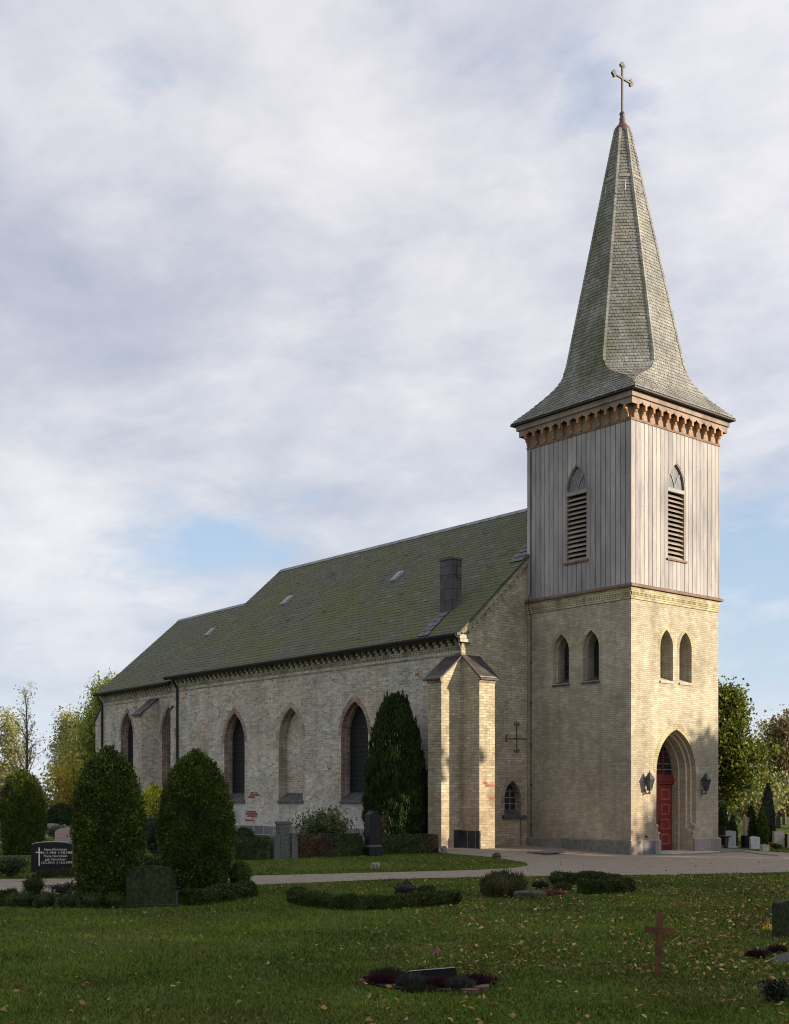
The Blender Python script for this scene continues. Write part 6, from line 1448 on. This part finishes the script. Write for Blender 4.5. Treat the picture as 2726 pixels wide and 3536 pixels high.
x, y = pol(-21.3, 80); tree('tree', x, y, 6.7, 'slender half-bare tree right of the bare tree', 'olive_leaf', group=G_B, seed=210, nleaf=4200, ln=.16, wd=.10, sig=.28, base=.15, spread=.28, n1=18, n2=5, n3=4, trunk_r=.11, up=1.0)
x, y = pol(-17.8, 76); tree('willow', x, y, 7.9, 'full yellow-green willow next to the chancel', 'willow_leaf', group=G_B, seed=211, nleaf=24000, ln=.24, wd=.08, sig=.42, base=.10, spread=.40, n1=22, n2=6, n3=4, trunk_r=.18, hang=.8, droop=.35)
x, y = pol(-20.4, 88); tree('willow', x, y, 8.2, 'green loose tree between the bare trees and the yellow willow', 'willow_leaf', group=G_B, seed=212, nleaf=14000, ln=.22, wd=.09, sig=.42, base=.10, spread=.36, n1=20, n2=5, n3=4, trunk_r=.16, hang=.5)
x, y = pol(-19.2, 84); tree('willow', x, y, 7.3, 'pale yellow willow just left of the full willow', 'willow_leaf', group=G_B, seed=231, nleaf=16000, ln=.22, wd=.08, sig=.45, base=.08, spread=.40, n1=22, n2=6, n3=4, trunk_r=.15, hang=.8, droop=.3)
x, y = pol(-22.4, 90); tree('tree', x, y, 6.4, 'low hazy yellow-green tree filling the gap behind the left yew column', 'olive_leaf', group=G_B, seed=232, nleaf=7000, ln=.2, wd=.11, sig=.4, base=.08, spread=.42, n1=20, n2=5, n3=4, trunk_r=.12, up=.8)
x, y = pol(-20.0, 98); tree('larch', x, y, 11.9, 'golden larch topping the trees beside the chancel roof', 'larch_leaf', group=G_B, seed=213, nleaf=14000, ln=.22, wd=.06, sig=.13, base=.30, spread=.24, n1=26, n2=6, n3=4, trunk_r=.18, up=.35, droop=.1)
x, y = pol(-23.2, 102); tree('larch', x, y, 11.0, 'smaller brownish larch left of the golden larch', 'larch_leaf', group=G_B, seed=215, nleaf=2600, ln=.18, wd=.05, sig=.14, base=.30, spread=.20, n1=24, n2=5, n3=4, trunk_r=.15, up=.35)
x, y = pol(-17.6, 68); bush('shrub', x, y, 4.4, 4.4, 4200, .18, .13, 'yellow_leaf', 'yellow autumn shrub left of the nearer yew', seed=216, stems=18)
x, y = pol(-23.0, 70); bush('shrub', x, y, 2.6, 5.0, 2600, .18, .12, 'brown_leaf', 'brownish undergrowth behind the left yew column', seed=217, stems=16)
x, y = pol(-19.4, 64); bush('shrub', x, y, 2.4, 3.0, 1800, .16, .11, 'wood_mass', 'dark green undergrowth between the left yews', seed=218, stems=14)
# far field edge, one continuous wood line in the distance
rg = np.random.default_rng(9); n = 26000; ang = rg.uniform(-.62, .62, n)+YAW; dist = rg.uniform(118, 150, n)
hgt = 3.2+1.6*np.sin(ang*23)+1.2*np.sin(ang*51+1)+.8*np.sin(ang*97); zz = rg.uniform(0, 1, n)**.8*np.maximum(1.2, hgt)
C = np.stack([CAMX+np.sin(ang)*dist, CAMY+np.cos(ang)*dist, zz+.4], 1); V, F = leaves(C, rg.normal(0, 1, (n, 3)), rg, .9, .7, .2); o = arr_mesh('distant_hedgerow', V, [F], 'wood_mass'); setp(o, 'low wooded hedgerow along the far field edge', 'hedgerow', kind='stuff')
# tall trees behind and to the right of the viewer: they shade the lawn
base = tree('park_tree', -4.0, -44.0, 13.2, 'tall leafy tree of the row beyond the right edge, shading the lawn', 'maple_leaf', group='row of tall trees shading the lawn', seed=221, nleaf=9000, ln=.62, wd=.5, sig=.55, base=.08, spread=.40, n1=22, n2=5, n3=3, trunk_r=.3, twig=False)
SX, SY = math.sin(SUN_AZ), -math.cos(SUN_AZ); PXx, PXy = math.cos(SUN_AZ), math.sin(SUN_AZ)
def shade_pos(p, q): return (SX*q+PXx*p, SY*q+PXy*p, 0)
first = True
for k, (p, q, sc) in enumerate(SHADE):
    if first: base.location = shade_pos(p, q); base.scale = (sc,)*3; first = False
    else: copy_thing(base, shade_pos(p, q), k*1.7, sc)

# ------------------------------------------------------------------ grass and fallen leaves
rg = np.random.default_rng(3)
def scatter(n, dmin, dmax, pw, latf=.40):
    u = rg.uniform(0, 1, n); e = 2-pw; d = (dmin**e+u*(dmax**e-dmin**e))**(1/e); lat = rg.uniform(-1, 1, n)*(latf*d+3.6)
    return CAMX+CS*d+CC*lat, CAMY+CC*d-CS*lat, d
BEDS = [bed, smooth_poly([(-26.4, -4.9), (-25.8, -6.6), (-24.5, -7.9), (-23.0, -7.9), (-20.9, -6.6), (-19.6, -4.6), (-21.5, -3.9), (-24.0, -3.7)], 1)]
def on_lawn(x, y):
    ok = ~pip(x, y, GP) & ~((x > -4.8) & (x < 10) & (y > -.1) & (y < 36)) & ~((x > -4.7) & (y > 4))
    for b in BEDS: ok &= ~pip(x, y, b)
    return ok
x, y, d = scatter(NGRASS, 8.6, 62, 1.75, .38); ok = on_lawn(x+rg.normal(0, .07, len(x)), y+rg.normal(0, .07, len(x))); x, y, d = x[ok], y[ok], d[ok]; n = len(x)
h = rg.uniform(.025, .055, n)*(1+.25*np.sin(x*1.9)*np.sin(y*2.3)); h = np.where(rg.uniform(0, 1, n) < .01, h*1.9, h); wv = .006+.00035*d
a = rg.uniform(0, 2*np.pi, n); ln_ = rg.normal(0, .45, (n, 2)); b = np.stack([x, y, gz(x, y)-.005], 1); tip = b+np.stack([ln_[:, 0]*h, ln_[:, 1]*h, h], 1); sd = np.stack([np.cos(a)*wv, np.sin(a)*wv, np.zeros(n)], 1)
V = np.stack([b-sd, b+sd, tip], 1).reshape(-1, 3); o = arr_mesh('grass', V, [np.arange(3*n).reshape(n, 3)], 'grass_blade'); setp(o, 'short mown green grass of the churchyard lawn', 'grass', kind='stuff')
x, y, d = scatter(NLEAF, 9.0, 45, 1.35, .38); lat = (x-CAMX)*CC-(y-CAMY)*CS; ok = on_lawn(x, y) | (pip(x, y, GP) & (rg.uniform(0, 1, len(x)) < .05))
dens = np.clip(.09+.9*np.clip((lat+1.0)/6.0, 0, 1)*np.clip((d-9)/8, .35, 1)*np.clip((44-d)/14, 0, 1), 0, 1)*(.35+.9*np.clip(.5+.9*np.sin(x*1.1+np.sin(y*.9)*1.4)*np.cos(y*1.3+.6*np.sin(x*.7)), 0, 1))
ok &= rg.uniform(0, 1, len(x)) < dens; x, y, d = x[ok], y[ok], d[ok]; n = len(x)
a = rg.uniform(0, 2*np.pi, n); C = np.stack([x, y, gz(x, y)+rg.uniform(.02, .05, n)], 1); ax = unit(np.stack([np.cos(a), np.sin(a), rg.normal(0, .4, n)], 1))
sd = unit(np.cross(ax, np.array([0, 0, 1.])+rg.normal(0, .45, (n, 3)))); L = .016+.034*rg.uniform(0, 1, (n, 1))**1.5; W = L*rg.uniform(.55, .95, (n, 1)); up = np.array([0, 0, 1.])*rg.uniform(-.01, .022, (n, 1))
V = np.stack([C-ax*L, C-ax*L*.2+sd*W*.6+up, C+ax*L*.35+sd*W*.5+up, C+ax*L, C+ax*L*.35-sd*W*.5+up, C-ax*L*.2-sd*W*.6+up], 1).reshape(-1, 3); i = np.arange(n)[:, None]*6
o = arr_mesh('fallen_leaves', V, [np.concatenate([i, i+1, i+2, i+3], 1), np.concatenate([i, i+3, i+4, i+5], 1)], 'dead_leaf'); setp(o, 'brown and yellow fallen leaves scattered over the lawn', 'fallen leaves', kind='stuff')
